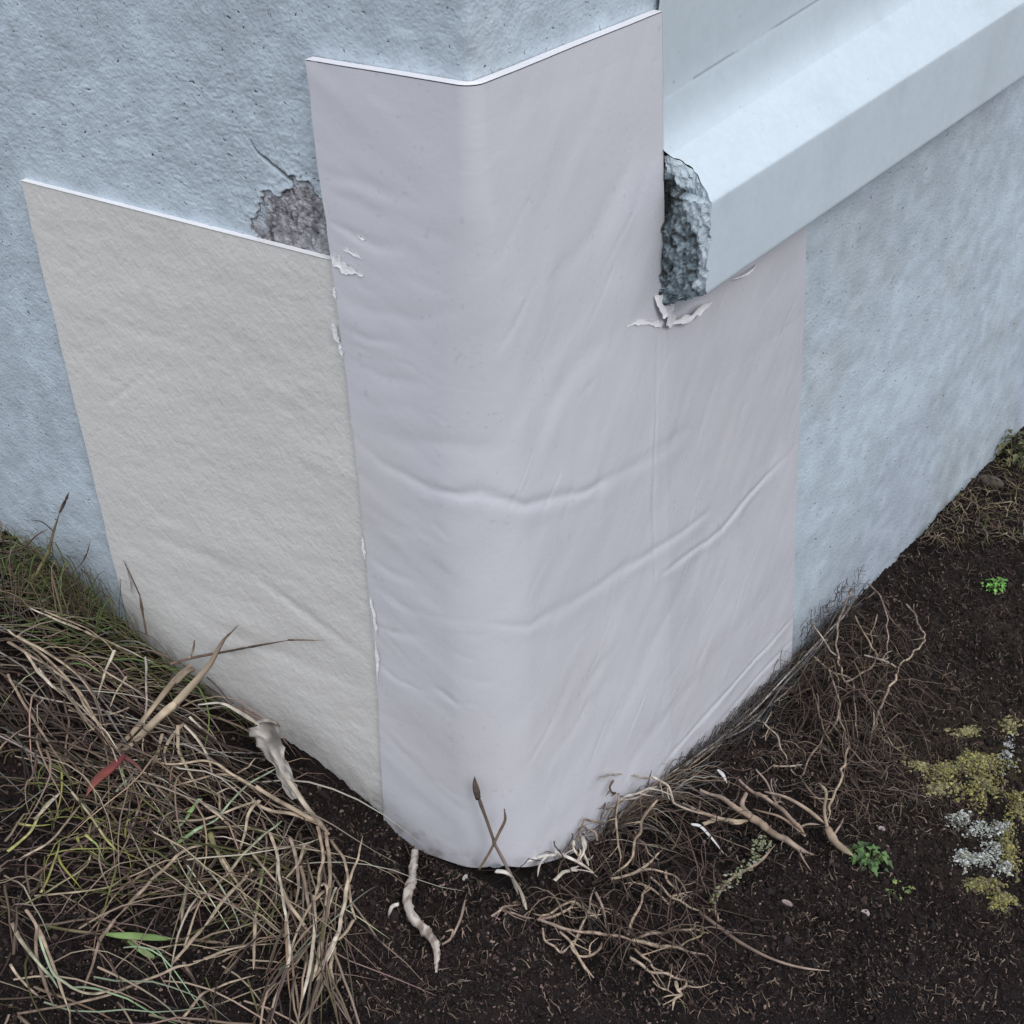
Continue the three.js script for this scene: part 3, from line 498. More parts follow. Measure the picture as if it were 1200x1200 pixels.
  // fan below the thick stalks
  b('straw', 'tan', 6, 4, [[215, 848, 20], [196, 870, 16], [193, 890, 10], [205, 912, 5]]); b('straw', 'straw', 6, 4, [[208, 850, 20], [210, 880, 16], [222, 905, 8], [232, 925, 4]]);
  b('pale', 'straw', 5, 4, [[216, 850, 22], [236, 872, 22], [246, 895, 16], [250, 915, 8]]); b('pale', 'straw', 5, 2, [[222, 840, 22], [240, 856, 20], [258, 874, 10]]);
  b('straw', 'tan', 6, 3, [[190, 860, 14], [184, 885, 10], [176, 905, 6]]);
  // straws crossing to the kink on the right
  b('straw', 'straw', 4, 7, [[172, 890, 6], [200, 896, 12], [246, 892, 22], [280, 912, 26], [305, 925, 26]]); b('straw', 'tan', 8, 9, [[300, 922, 26], [330, 940, 26], [358, 956, 24], [372, 965, 20]], { flat: 0.7 });
  b('tan', 'straw', 4, 7, [[200, 922, 10], [236, 912, 18], [268, 908, 22], [300, 925, 24], [340, 945, 22], [370, 962, 20]]);
  b('straw', 'tan', 6, 8, [[296, 938, 20], [316, 950, 22], [345, 954, 22], [372, 966, 20]], { flat: 0.7 });
  b('straw', 'straw', 5, 6, [[203, 962, 4], [240, 960, 12], [280, 945, 20], [304, 938, 24]]);
  b('straw', 'straw', 7, 3, [[304, 938, 24], [294, 948, 24], [286, 980, 16], [277, 1008, 4]]);
  b('straw', 'straw', 5, 4, [[234, 938, 16], [255, 955, 18], [282, 980, 8]]);
  b('sage', 'green', 4, 9, [[203, 974, 6], [216, 962, 10], [226, 945, 14]], { flat: 0.4 }); b('green', 'sage', 9, 3, [[222, 952, 14], [233, 938, 16], [237, 936, 16]], { flat: 0.4 });
  b('sage', 'sage', 3, 5, [[323, 901, 26], [294, 917, 24], [272, 938, 20], [254, 960, 16], [238, 968, 14]], { flat: 0.5 }); b('sage', 'green', 6, 8, [[240, 967, 14], [222, 978, 12], [205, 990, 8]], { flat: 0.4 });
  b('tan', 'straw', 4, 3, [[278, 906, 20], [292, 898, 24], [300, 888, 26]]);
  b('tan', 'tan', 4, 3, [[256, 930, 16], [258, 945, 14], [260, 965, 4]]); b('straw', 'tan', 4, 3, [[254, 930, 18], [266, 924, 20], [280, 922, 22]]);
  // long straws falling to the lower left
  b('straw', 'tan', 5, 6, [[246, 988, 12], [214, 998, 14], [190, 1020, 14], [164, 1045, 12], [134, 1078, 8]]); b('tan', 'brown', 6, 4, [[134, 1078, 8], [118, 1100, 7], [108, 1130, 6], [96, 1168, 3]]);
  b('sage', 'tan', 3, 6, [[330, 962, 22], [310, 978, 22], [282, 1005, 18], [264, 1028, 12]]); b('tan', 'dark', 5, 4, [[264, 1026, 12], [230, 1060, 8], [200, 1085, 4]]);
  b('straw', 'straw', 6, 6, [[296, 1018, 14], [280, 1036, 14], [258, 1060, 12], [236, 1090, 10]]); b('straw', 'tan', 6, 5, [[236, 1090, 10], [218, 1110, 8], [200, 1132, 5]]);
  b('straw', 'tan', 5, 4, [[246, 978, 14], [260, 1008, 14], [280, 1036, 10], [292, 1060, 6]], { flat: 0.5 }); b('olive', 'tan', 9, 3, [[246, 976, 18], [255, 1000, 16], [266, 1022, 10]], { flat: 0.4 });
  b('brown', 'straw', 4, 6, [[20, 1188, 3], [70, 1180, 5], [130, 1165, 8], [190, 1140, 10], [240, 1124, 12]]); b('straw', 'brown', 6, 3, [[240, 1124, 12], [270, 1112, 10], [305, 1106, 7], [340, 1104, 3]]);
  b('tan', 'straw', 5, 4, [[215, 1192, 3], [238, 1165, 6], [268, 1152, 8], [298, 1143, 6]]);
  b('brown', 'tan', 5, 4, [[215, 1128, 3], [230, 1155, 4], [248, 1190, 3]]);
  b('tan', 'sage', 6, 4, [[14, 1082, 8], [30, 1110, 12], [52, 1135, 12], [68, 1158, 10]]); b('sage', 'tan', 4, 4, [[44, 1090, 12], [64, 1142, 14], [88, 1160, 12], [112, 1164, 10], [135, 1160, 10]]);
  b('tan', 'brown', 5, 5, [[30, 1066, 8], [42, 1084, 12], [42, 1110, 12], [52, 1150, 8], [64, 1182, 4]]); b('tan', 'straw', 5, 4, [[44, 1086, 12], [56, 1115, 14], [66, 1140, 12], [82, 1188, 4]]);
  b('straw', 'tan', 4, 3, [[12, 1130, 5], [28, 1152, 6], [48, 1170, 4]]);
  b('tan', 'brown', 4, 3, [[172, 920, 8], [158, 960, 12], [146, 990, 12], [122, 1035, 6]]); b('tan', 'straw', 4, 4, [[168, 905, 6], [190, 928, 10], [212, 956, 6]]);
  b('straw', 'yellow', 4, 4, [[84, 928, 10], [105, 955, 14], [125, 985, 12], [140, 1000, 6]]);
  b('straw', 'tan', 5, 3, [[22, 1008, 8], [60, 985, 14], [85, 955, 12], [100, 935, 6]]); b('yellow', 'straw', 6, 3, [[9, 998, 6], [35, 975, 12], [52, 945, 12], [70, 928, 14]]);
  b('straw', 'pale', 5, 7, [[40, 960, 14], [55, 945, 16], [70, 930, 16]], { flat: 0.5 });
  b('olive', 'straw', 4, 3, [[28, 1060, 6], [60, 1042, 8], [100, 1015, 8], [110, 995, 4]]); b('straw', 'olive', 4, 3, [[40, 1050, 5], [90, 1045, 8], [125, 1040, 10], [155, 1020, 6]]);
  b('yellow', 'olive', 4, 3, [[48, 1046, 6], [62, 1012, 12], [70, 985, 12]]); b('yellow', 'yellow', 5, 2, [[22, 965, 10], [40, 968, 12], [60, 966, 8]]);
  b('yellow', 'green', 5, 2, [[100, 978, 8], [112, 990, 10], [122, 1008, 4]], { flat: 0.4 });
  b('sage', 'green', 5, 3, [[150, 925, 6], [144, 908, 12], [142, 898, 14]], { flat: 0.4 }); b('sage', 'grey', 6, 3, [[136, 928, 8], [147, 915, 12], [157, 905, 14]], { flat: 0.4 });
  b('tan', 'brown', 4, 3, [[150, 1040, 4], [175, 1015, 8], [200, 1000, 8], [220, 985, 4]]);
  b('sage', 'tan', 5, 4, [[222, 1020, 6], [216, 1050, 8], [212, 1085, 6]], { flat: 0.5 }); b('green', 'tan', 5, 5, [[308, 1018, 16], [304, 1050, 12], [298, 1080, 10]], { flat: 0.5 }); b('tan', 'straw', 6, 4, [[299, 1076, 10], [298, 1110, 8], [297, 1136, 5]]);
  // right-hand fringe hanging towards the front
  const e = (...a) => tr(tuss, 'straw', ...up(a));
  e('straw', 'pale', 5, 5, [[316, 976, 22], [324, 1000, 24], [328, 1032, 24], [334, 1070, 20], [338, 1100, 18]]); e('pale', 'straw', 5, 6, [[336, 1085, 18], [339, 1120, 16], [330, 1150, 12], [316, 1190, 6]]);
  e('straw', 'tan', 4, 5, [[294, 998, 18], [312, 1020, 20], [330, 1040, 20]]); e('straw', 'tan', 7, 5, [[330, 1042, 22], [345, 1068, 18], [358, 1086, 12], [366, 1095, 6]]);
  e('tan', 'straw', 5, 6, [[372, 968, 20], [378, 1000, 22], [374, 1030, 22], [368, 1055, 18]]); e('straw', 'pale', 6, 6, [[368, 1050, 18], [369, 1090, 14], [362, 1140, 12], [350, 1190, 6]]);
  e('tan', 'straw', 6, 6, [[382, 975, 20], [386, 1010, 22], [386, 1050, 20], [380, 1090, 14]]); e('straw', 'straw', 6, 5, [[380, 1086, 14], [374, 1120, 12], [366, 1150, 8]]);
  e('pink', 'tan', 6, 4, [[340, 982, 18], [346, 1005, 20], [350, 1040, 18], [346, 1060, 12]]); e('tan', 'pink', 6, 5, [[352, 1015, 18], [360, 1050, 14], [364, 1085, 8]]);
  e('straw', 'pink', 5, 4, [[357, 990, 20], [350, 1010, 20], [334, 1030, 18]]);
  e('straw', 'straw', 5, 4, [[376, 1038, 18], [381, 1036, 20], [382, 1060, 18], [377, 1090, 12], [370, 1125, 6]]); e('tan', 'straw', 5, 4, [[380, 1044, 18], [362, 1064, 18], [348, 1092, 12], [340, 1118, 6]]);
  e('tan', 'straw', 5, 5, [[388, 985, 18], [402, 1005, 20], [408, 1030, 20], [404, 1060, 16]]); e('straw', 'pale', 6, 6, [[408, 1030, 20], [402, 1065, 18], [394, 1100, 14], [382, 1130, 10]]); e('pale', 'tan', 6, 5, [[394, 1098, 14], [378, 1130, 10], [364, 1150, 4]]);
  e('straw', 'straw', 5, 3, [[409, 1034, 18], [416, 1015, 22], [421, 998, 26], [425, 980, 28]]); e('tan', 'straw', 4, 5, [[408, 1035, 18], [412, 1060, 14], [417, 1078, 8]]);
  e('straw', 'straw', 5, 3, [[414, 1078, 10], [402, 1096, 12], [388, 1106, 10], [382, 1112, 6]]); e('straw', 'tan', 6, 5, [[392, 1110, 10], [388, 1130, 8], [392, 1152, 4]]);
  e('tan', 'straw', 5, 5, [[376, 1140, 8], [368, 1165, 6], [362, 1192, 3]]); e('tan', 'brown', 4, 4, [[340, 1110, 12], [346, 1150, 8], [350, 1190, 4]]);
  e('pale', 'tan', 4, 3, [[394, 1040, 16], [386, 1062, 14], [380, 1085, 8]]);
}

// ------------------------------------------------------------------ single pieces on the left
{
  const t = thing('dry_stalk', 'two thick straw coloured stalks crossing and rising in front of the left sheet', 'stalks');
  tr(t, 'stalk', 'straw', 'straw', 9, 15, [[140, 884, 8], [160, 866, 20], [185, 842, 36], [212, 818, 54]], { flat: 0.7, seg: 16 }); tr(t, 'stalk', 'straw', 'brown', 15, 4, [[206, 824, 50], [228, 800, 66], [246, 778, 80], [258, 756, 92], [267, 743, 100]], { flat: 0.7, seg: 16, mottle: 0.05 });
  tr(t, 'stalk', 'straw', 'tan', 8, 11, [[134, 880, 8], [156, 858, 18], [180, 828, 32], [204, 798, 46], [224, 778, 56]], { flat: 0.6 }); tr(t, 'broken_tip', 'straw', 'brown', 13, 9, [[204, 800, 46], [220, 786, 54], [229, 784, 56]], { flat: 0.5 });
  tr(t, 'tip', 'brown', 'dark', 3, 1, [[264, 748, 98], [271, 741, 104], [280, 732, 108]]);
}
{
  const g = stemGeo(trace([[145, 885, 34], [134, 896, 36], [122, 906, 36], [110, 918, 34], [101, 933, 30]]), 0.0014, 0.0011, [0.15, 0.02, 0.028], [0.2, 0.06, 0.035], { sides: 8, bulge: 2.9, flat: 0.35, seg: 18, mottle: 0.06 });
  tag(mesh('red_leaf', g, M.leaf, scene), 'small dull red pointed leaf caught in the dry grass', 'leaf');
  tag(mesh('red_twig', stemGeo(trace([[142, 885, 34], [155, 893, 32], [168, 906, 26]]), 0.0026, 0.0016, [0.11, 0.035, 0.035], [0.13, 0.07, 0.06], { flat: 0.6 }), M.stem, scene), 'short dark red stem lying right of the red leaf', 'stem');
}
{
  const t = thing('dead_leaf', 'shrivelled pale papery leaf twisted on a long straw beside the left sheet', 'dead leaf');
  const c = new THREE.CatmullRomCurve3(trace([[302, 850, 58], [314, 868, 54], [326, 893, 46], [338, 918, 36], [346, 936, 30]])), n = 26;
  const g = gridGeo(n, 8, (i, j) => {
    const p = c.getPoint(i / n), w = 0.0105 * (0.75 + 0.2 * Math.sin(i * 0.3) + 0.25 * vn(i * 0.7, 3 + (j > 4 ? 5 : 0))) * Math.pow(1 - i / n, 0.65) + 0.002, e = j / 8 - 0.5, f = 0.005 * (1 - i / n) * Math.cos(e * 7) + 0.0022 * vn(i * 0.5, j * 0.9) + 0.001 * vn(i * 1.3, j * 1.7);
    const q = p.clone().addScaledVector(RT, e * w * 1.9).addScaledVector(FW, -f).addScaledVector(UP, e * w * 0.7), k = 0.7 + 0.6 * vn(i * 0.45, j * 0.7) - 0.25 * Math.abs(e) + 0.1; return [q.x, q.y, q.z, 0, 0, 0.37 * k, 0.335 * k, 0.3 * k];
  });
  mesh('leaf_sheath', g, M.leaf, t);
  tr(t, 'curled_tip', 'grey', 'brown', 9, 5, [[298, 848, 60], [310, 844, 62], [322, 846, 62], [328, 852, 58]], { flat: 0.4 });
  tr(t, 'stalk', 'pale', 'tan', 8, 8, [[330, 905, 40], [346, 926, 34], [358, 944, 28], [372, 962, 22], [386, 978, 18]], { flat: 0.7 });
  tr(t, 'upper_strip', 'grey', 'pale', 3, 9, [[232, 826, 60], [258, 824, 66], [280, 834, 66], [304, 850, 60]], { flat: 0.5 }); tr(t, 'upper_strip', 'brown', 'brown', 3, 8, [[262, 825, 66], [285, 832, 66], [308, 844, 62]], { flat: 0.4 });
}
{
  const t = thing('twig', 'thin brown forked twig standing against the blue wall at far left', 'twig');
  tr(t, 'stem', 'olive', 'brown', 7, 4, [[42, 688, 20], [38, 680, 30], [45, 668, 40], [56, 648, 52], [62, 625, 70], [70, 600, 90]]); tr(t, 'stem', 'brown', 'dark', 4, 4, [[70, 600, 90], [76, 588, 100], [81, 577, 110]], { wob: 0.4 });
  tr(t, 'side_stem', 'dark', 'brown', 4, 2, [[9, 648, 40], [30, 640, 50], [42, 628, 60], [56, 620, 70]]); tr(t, 'side_stem', 'brown', 'olive', 2, 4, [[30, 640, 50], [44, 646, 46], [52, 656, 40]]); tr(t, 'side_stem', 'dark', 'dark', 2, 1, [[62, 622, 70], [50, 612, 78], [36, 609, 84]]);
}
{
  const t = thing('twig', 'fine reddish seed twig on the blue wall just left of the grey sheet', 'twig');
  tr(t, 'stem', 'brown', 'brown', 2, 2, [[72, 690, 20], [82, 674, 36], [94, 662, 48], [102, 648, 60], [106, 632, 74]], { wob: 0.5 }); tr(t, 'side_stem', 'olive', 'brown', 3, 2, [[60, 700, 16], [78, 682, 26], [90, 690, 22], [107, 691, 22]], { wob: 0.4 }); tr(t, 'side_stem', 'olive', 'olive', 2, 2, [[74, 690, 22], [96, 698, 20], [108, 690, 26]]);
}
{
  const t = thing('twig', 'long thin brown twig lying sideways across the lower grey sheet', 'twig');
  tr(t, 'stem', 'brown', 'brown', 4, 3, [[200, 778, 60], [225, 771, 66], [262, 764, 72], [300, 757, 78], [340, 750, 82]], { wob: 0.25, seg: 22 }); tr(t, 'stem', 'brown', 'tan', 3, 1, [[338, 750, 82], [360, 750, 82], [380, 751, 82]]);
  tr(t, 'side_stem', 'tan', 'brown', 3, 3, [[222, 772, 66], [226, 762, 72], [228, 750, 80]], { wob: 0.5 });
}
{
  const t = thing('twig', 'hair thin dark twig rising up the left edge of the grey sheet', 'twig');
  tr(t, 'stem', 'brown', 'brown', 3, 4, [[172, 744, 40], [168, 722, 56], [164, 698, 74]], { wob: 0.3 }); tr(t, 'stem', 'dark', 'dark', 2, 1, [[164, 698, 74], [152, 672, 92], [144, 656, 100]]);
}
tag(mesh('twig', stemGeo(trace([[242, 793, 60], [256, 806, 56], [268, 820, 50], [276, 826, 48]]), 0.0007, 0.0005, COL.dark, COL.brown), M.stem, scene), 'short dark twig hanging above the papery dead leaf', 'twig');
{
  const t = thing('grass_leaf', 'single flat green grass leaf lying across the soil at lower left', 'grass leaf');
  tr(t, 'leaf_blade', 'green', 'green', 2, 2, [[118, 1094, 10], [140, 1096, 12], [162, 1097, 12], [186, 1099, 10], [205, 1100, 8]], { sides: 8, bulge: 4.6, flat: 0.2, seg: 20, mottle: 0.05 });
  tr(t, 'leaf_stalk', 'olive', 'brown', 3, 4, [[50, 1084, 10], [80, 1090, 12], [122, 1095, 10]]); tr(t, 'leaf_stalk', 'brown', 'tan', 3, 4, [[204, 1100, 8], [230, 1102, 7], [268, 1106, 4]]);
}
tag(mesh('grass_leaf', stemGeo(trace([[150, 1102, 3], [164, 1112, 4], [176, 1120, 3], [184, 1122, 2]]), 0.0012, 0.0008, COL.green, COL.green, { bulge: 1.6, flat: 0.3, sides: 7 }), M.leaf, scene), 'short dull green leaf lying below the long green leaf', 'grass leaf');

// ------------------------------------------------------------------ centre: pale root, stems at the sheet's foot
{
  const t = thing('root', 'pale knobbly curved root lying on bare soil below the corner sheet', 'root');
  const c = trace([[486, 997, 8], [485, 1010, 8], [483, 1030, 8], [477, 1052, 8], [484, 1075, 8], [500, 1092, 7], [511, 1110, 6], [511, 1140, 3]]);
  const g = stemGeo(c, 0.0026, 0.0032, [0.4, 0.36, 0.325], [0.44, 0.385, 0.34], { sides: 12, seg: 60, wob: 0.16, bulge: 0.3, mottle: 0 }), gp = g.attributes.position, gc = g.attributes.color;
  for (let i = 0; i < gp.count; i++) { const x = gp.getX(i), y = gp.getY(i), z = gp.getZ(i), k = fbm(x * 420 + y * 300, z * 420, 3), d = sstep(-0.05, 0.3, fbm(x * 190 + 3, z * 170 + y * 200, 3)); gp.setXYZ(i, x + k * 0.0009, y + k * 0.0009, z - k * 0.0009); const v = 1 + 0.3 * k; gc.setXYZ(i, lerp(gc.getX(i), 0.15, d * 0.85) * v, lerp(gc.getY(i), 0.11, d * 0.85) * v, lerp(gc.getZ(i), 0.09, d * 0.85) * v); }
  g.computeVertexNormals(); mesh('main_root', g, M.stem, t);
  tr(t, 'side_root', 'tan', 'pink', 3, 3, [[518, 1107, 4], [528, 1100, 6], [530, 1090, 6], [522, 1092, 4]]); tr(t, 'side_root', 'pink', 'pink', 3, 4, [[530, 1098, 4], [540, 1076, 8], [545, 1055, 8]]);
}
tag(mesh('root_fragment', stemGeo(trace([[466, 1060, 4], [459, 1063, 6], [455, 1074, 3]]), 0.0021, 0.0012, COL.white, COL.pink), M.stem, scene), 'small hooked whitish root piece left of the pale root', 'root');
{
  const t = thing('dry_twig', 'dark flower stem leaning up against the foot of the corner sheet', 'stem');
  tr(t, 'stem', 'brown', 'dark', 4, 5, [[580, 990, 30], [572, 966, 54], [564, 944, 74], [560, 932, 84]]); tr(t, 'seed_head', 'dark', 'dark', 7, 2, [[560, 936, 82], [557, 922, 96], [556, 910, 104]], { bulge: 0.6 });
  tr(t, 'stem', 'brown', 'grey', 4, 5, [[578, 986, 30], [590, 1008, 16], [600, 1028, 8], [607, 1048, 4]]); tr(t, 'stem', 'straw', 'pale', 4, 6, [[600, 1028, 10], [610, 1045, 8], [617, 1066, 3]]);
}
tag(mesh('dry_twig', stemGeo(trace([[562, 1018, 6], [574, 998, 22], [585, 975, 44], [592, 960, 58], [591, 948, 66]]), 0.0011, 0.0012, COL.tan, COL.brown), M.stem, scene), 'thin tan stem crossing the dark flower stem at the sheet foot', 'stem');
tag(mesh('dry_twig', stemGeo(trace([[582, 1021, 5], [592, 1022, 8], [602, 1028, 5]]), 0.0026, 0.0015, COL.white, COL.pale, { flat: 0.5 }), M.stem, scene), 'short whitish strip at the very bottom corner of the sheet', 'stem');

// ------------------------------------------------------------------ root tangle right of the corner
const tangle = thing('root_tangle', 'tangle of pale brown roots and stems at the bottom right of the corner sheet', 'roots');
{
  seed = 303;
  const b = (...a) => { a[2] *= 0.85; a[3] *= 0.8; a[5] = { crook: 1.5, forks: 2, ...a[5] }; return tr(tangle, 'root', ...a); };
  b('pale', 'white', 6, 9, [[652, 1000, 26], [640, 1004, 24], [618, 1010, 16]], { flat: 0.5 }); b('white', 'straw', 9, 5, [[650, 998, 26], [675, 1010, 22], [700, 1028, 14]], { flat: 0.6 });
  b('pale', 'grey', 8, 7, [[650, 1032, 12], [665, 1020, 18], [678, 1015, 20]], { flat: 0.6 }); b('grey', 'pale', 8, 4, [[682, 980, 30], [686, 1000, 24], [690, 1015, 16]], { flat: 0.5 }); b('pale', 'grey', 5, 5, [[672, 985, 30], [678, 1005, 22], [684, 1015, 14]]);
  b('tan', 'straw', 5, 4, [[770, 938, 36], [752, 965, 32], [744, 990, 26], [735, 1010, 20], [716, 1028, 12]]); b('straw', 'pink', 6, 4, [[716, 1030, 12], [745, 1022, 16], [764, 1010, 18], [776, 996, 20]]);
  b('pale', 'tan', 5, 4, [[764, 910, 44], [776, 916, 44], [786, 932, 38], [796, 942, 32], [820, 952, 26], [838, 956, 22]]); b('tan', 'grey', 3, 3, [[762, 912, 44], [738, 908, 48], [716, 908, 50], [700, 914, 46]]);
  b('grey', 'tan', 4, 3, [[768, 922, 40], [748, 934, 36], [730, 936, 36], [712, 950, 32], [700, 965, 28]]); b('grey', 'pale', 5, 6, [[726, 938, 36], [748, 930, 40], [770, 922, 42]], { flat: 0.6 });
  b('brown', 'brown', 4, 3, [[719, 914, 48], [714, 925, 44], [718, 930, 42], [710, 940, 36], [702, 948, 32]]); b('tan', 'brown', 4, 3, [[706, 964, 30], [684, 962, 30], [676, 984, 26], [662, 996, 22]]);
  b('straw', 'tan', 5, 4, [[700, 1076, 6], [670, 1058, 10], [645, 1070, 10], [630, 1078, 6]]); b('pink', 'straw', 5, 4, [[630, 1078, 6], [655, 1072, 10], [674, 1054, 12]]);
  b('pink', 'tan', 5, 6, [[633, 1078, 6], [668, 1090, 10], [705, 1096, 12], [745, 1104, 12]]); b('straw', 'pink', 6, 4, [[740, 1102, 12], [775, 1108, 12], [806, 1114, 10], [830, 1120, 5]]);
  b('straw', 'tan', 4, 5, [[656, 1092, 6], [668, 1106, 9], [680, 1126, 8], [696, 1146, 4]]); b('tan', 'pink', 4, 4, [[636, 1088, 5], [642, 1104, 7], [654, 1116, 8], [668, 1108, 8]]); b('straw', 'tan', 4, 4, [[668, 1108, 8], [682, 1122, 8], [700, 1116, 9], [705, 1104, 6]]);
  b('straw', 'pink', 4, 3, [[672, 1108, 8], [684, 1080, 12], [692, 1060, 14], [697, 1040, 10]]); b('pink', 'tan', 5, 3, [[698, 1046, 12], [708, 1070, 10], [712, 1090, 6]]); b('tan', 'tan', 5, 3, [[736, 1096, 8], [748, 1064, 14], [757, 1044, 14], [762, 1034, 10]]);
  b('pink', 'straw', 5, 4, [[762, 1028, 12], [782, 1048, 12], [800, 1058, 10], [822, 1068, 5]]); b('tan', 'pink', 5, 4, [[780, 1020, 14], [790, 1040, 12], [798, 1058, 8]]); b('pink', 'tan', 4, 3, [[745, 1022, 14], [775, 1020, 16], [795, 1030, 12], [806, 1050, 6]]);
  b('tan', 'straw', 4, 3, [[784, 1060, 6], [770, 1045, 9], [748, 1035, 10], [730, 1036, 8]]); b('straw', 'pink', 5, 4, [[738, 1122, 6], [760, 1136, 8], [785, 1142, 8], [812, 1150, 4]]); b('tan', 'straw', 4, 4, [[744, 1112, 8], [760, 1126, 8], [776, 1138, 6]]);
  b('pink', 'straw', 4, 3, [[750, 1098, 8], [775, 1092, 9], [805, 1088, 8], [830, 1094, 4]]); b('tan', 'olive', 4, 3, [[768, 1106, 8], [795, 1106, 8], [820, 1096, 8], [834, 1092, 5]]); b('tan', 'straw', 4, 3, [[725, 930, 40], [722, 960, 32], [724, 990, 22], [726, 1014, 14]]);
  b('pink', 'brown', 4, 3, [[700, 985, 24], [690, 970, 28], [676, 975, 28]]); b('brown', 'tan', 4, 3, [[744, 974, 26], [756, 992, 22], [772, 1008, 16]]); b('tan', 'pink', 4, 3, [[690, 1058, 8], [700, 1066, 9], [702, 1072, 6]]);
  b('straw', 'straw', 6, 4, [[792, 1150, 5], [796, 1166, 6], [788, 1184, 3]], { flat: 0.5 }); b('straw', 'tan', 5, 3, [[796, 1160, 6], [808, 1152, 6], [812, 1148, 3]]); b('tan', 'straw', 3, 3, [[765, 1150, 5], [775, 1158, 5], [784, 1162, 3]]);
  b('pink', 'brown', 4, 3, [[576, 1074, 4], [592, 1064, 6], [610, 1060, 4]]); b('brown', 'pink', 4, 3, [[585, 1064, 4], [602, 1070, 6], [625, 1076, 4]]);
  joined('fine_roots', [...blades(260, [[640, 1000], [700, 960], [770, 920], [840, 960], [850, 1040], [830, 1130], [780, 1150], [700, 1100], [640, 1080]], { dir: TO_RIGHT, spread: 2.5, len: [0.02, 0.07], rise: [0, 0.024], r: [0.0004, 0.0009], cols: ['brown', 'brown', 'dark', 'brown', 'tan', 'dark'], curl: 0.8 }),
    ...blades(80, [[690, 960], [770, 905], [800, 925], [720, 990]], { dir: TO_RIGHT - 0.4, spread: 0.5, len: [0.04, 0.09], rise: [0.008, 0.03], r: [0.0005, 0.001], cols: ['brown', 'tan', 'grey'] })], M.stem, tangle, 'stuff');
}

// ------------------------------------------------------------------ fibrous grey runner along the wall foot, twigs and branches on the right
{
  seed = 404;
  const t = thing('runner', 'grey fibrous dead runner lying along the foot of the right wall', 'runner');
  const main = [[770, 916, 6], [820, 880, 8], [870, 838, 10], [920, 792, 12], [955, 752, 14], [985, 712, 16], [1004, 690, 16]];
  for (let k = 0; k < 7; k++) tr(t, 'strand', ['grey', 'ash', 'tan', 'ash'][k % 4], k % 2 ? 'ash' : 'grey', rr(1.8, 4), rr(1.5, 3), main.map(([x, y, h], i) => [x + gauss() * 6 + k * 0.6, y + gauss() * 5 + 4, h + rr(-3, 8)]), { seg: 26, wob: 0.3 });
  joined('fibres', blades(900, [[760, 926], [850, 850], [930, 772], [990, 690], [1012, 700], [950, 800], [880, 870], [800, 930]], { dir: Math.atan2(-1, 0.05), spread: 0.45, len: [0.01, 0.06], rise: [0.0, 0.01], r: [0.0002, 0.0006], cols: ['ash', 'ash', 'grey', 'dark', 'brown'], sides: 3, h0: [0.0, 0.016] }).concat(blades(200, [[925, 790], [945, 720], [1000, 672], [1016, 690], [960, 770]], { dir: Math.atan2(-1, 0.05), spread: 0.8, len: [0.006, 0.03], rise: [0, 0.01], r: [0.0002, 0.0006], cols: ['dark', 'brown', 'ash', 'dark'], sides: 3, seg: 4, h0: [0.008, 0.06] })), M.stem, t, 'stuff');
}
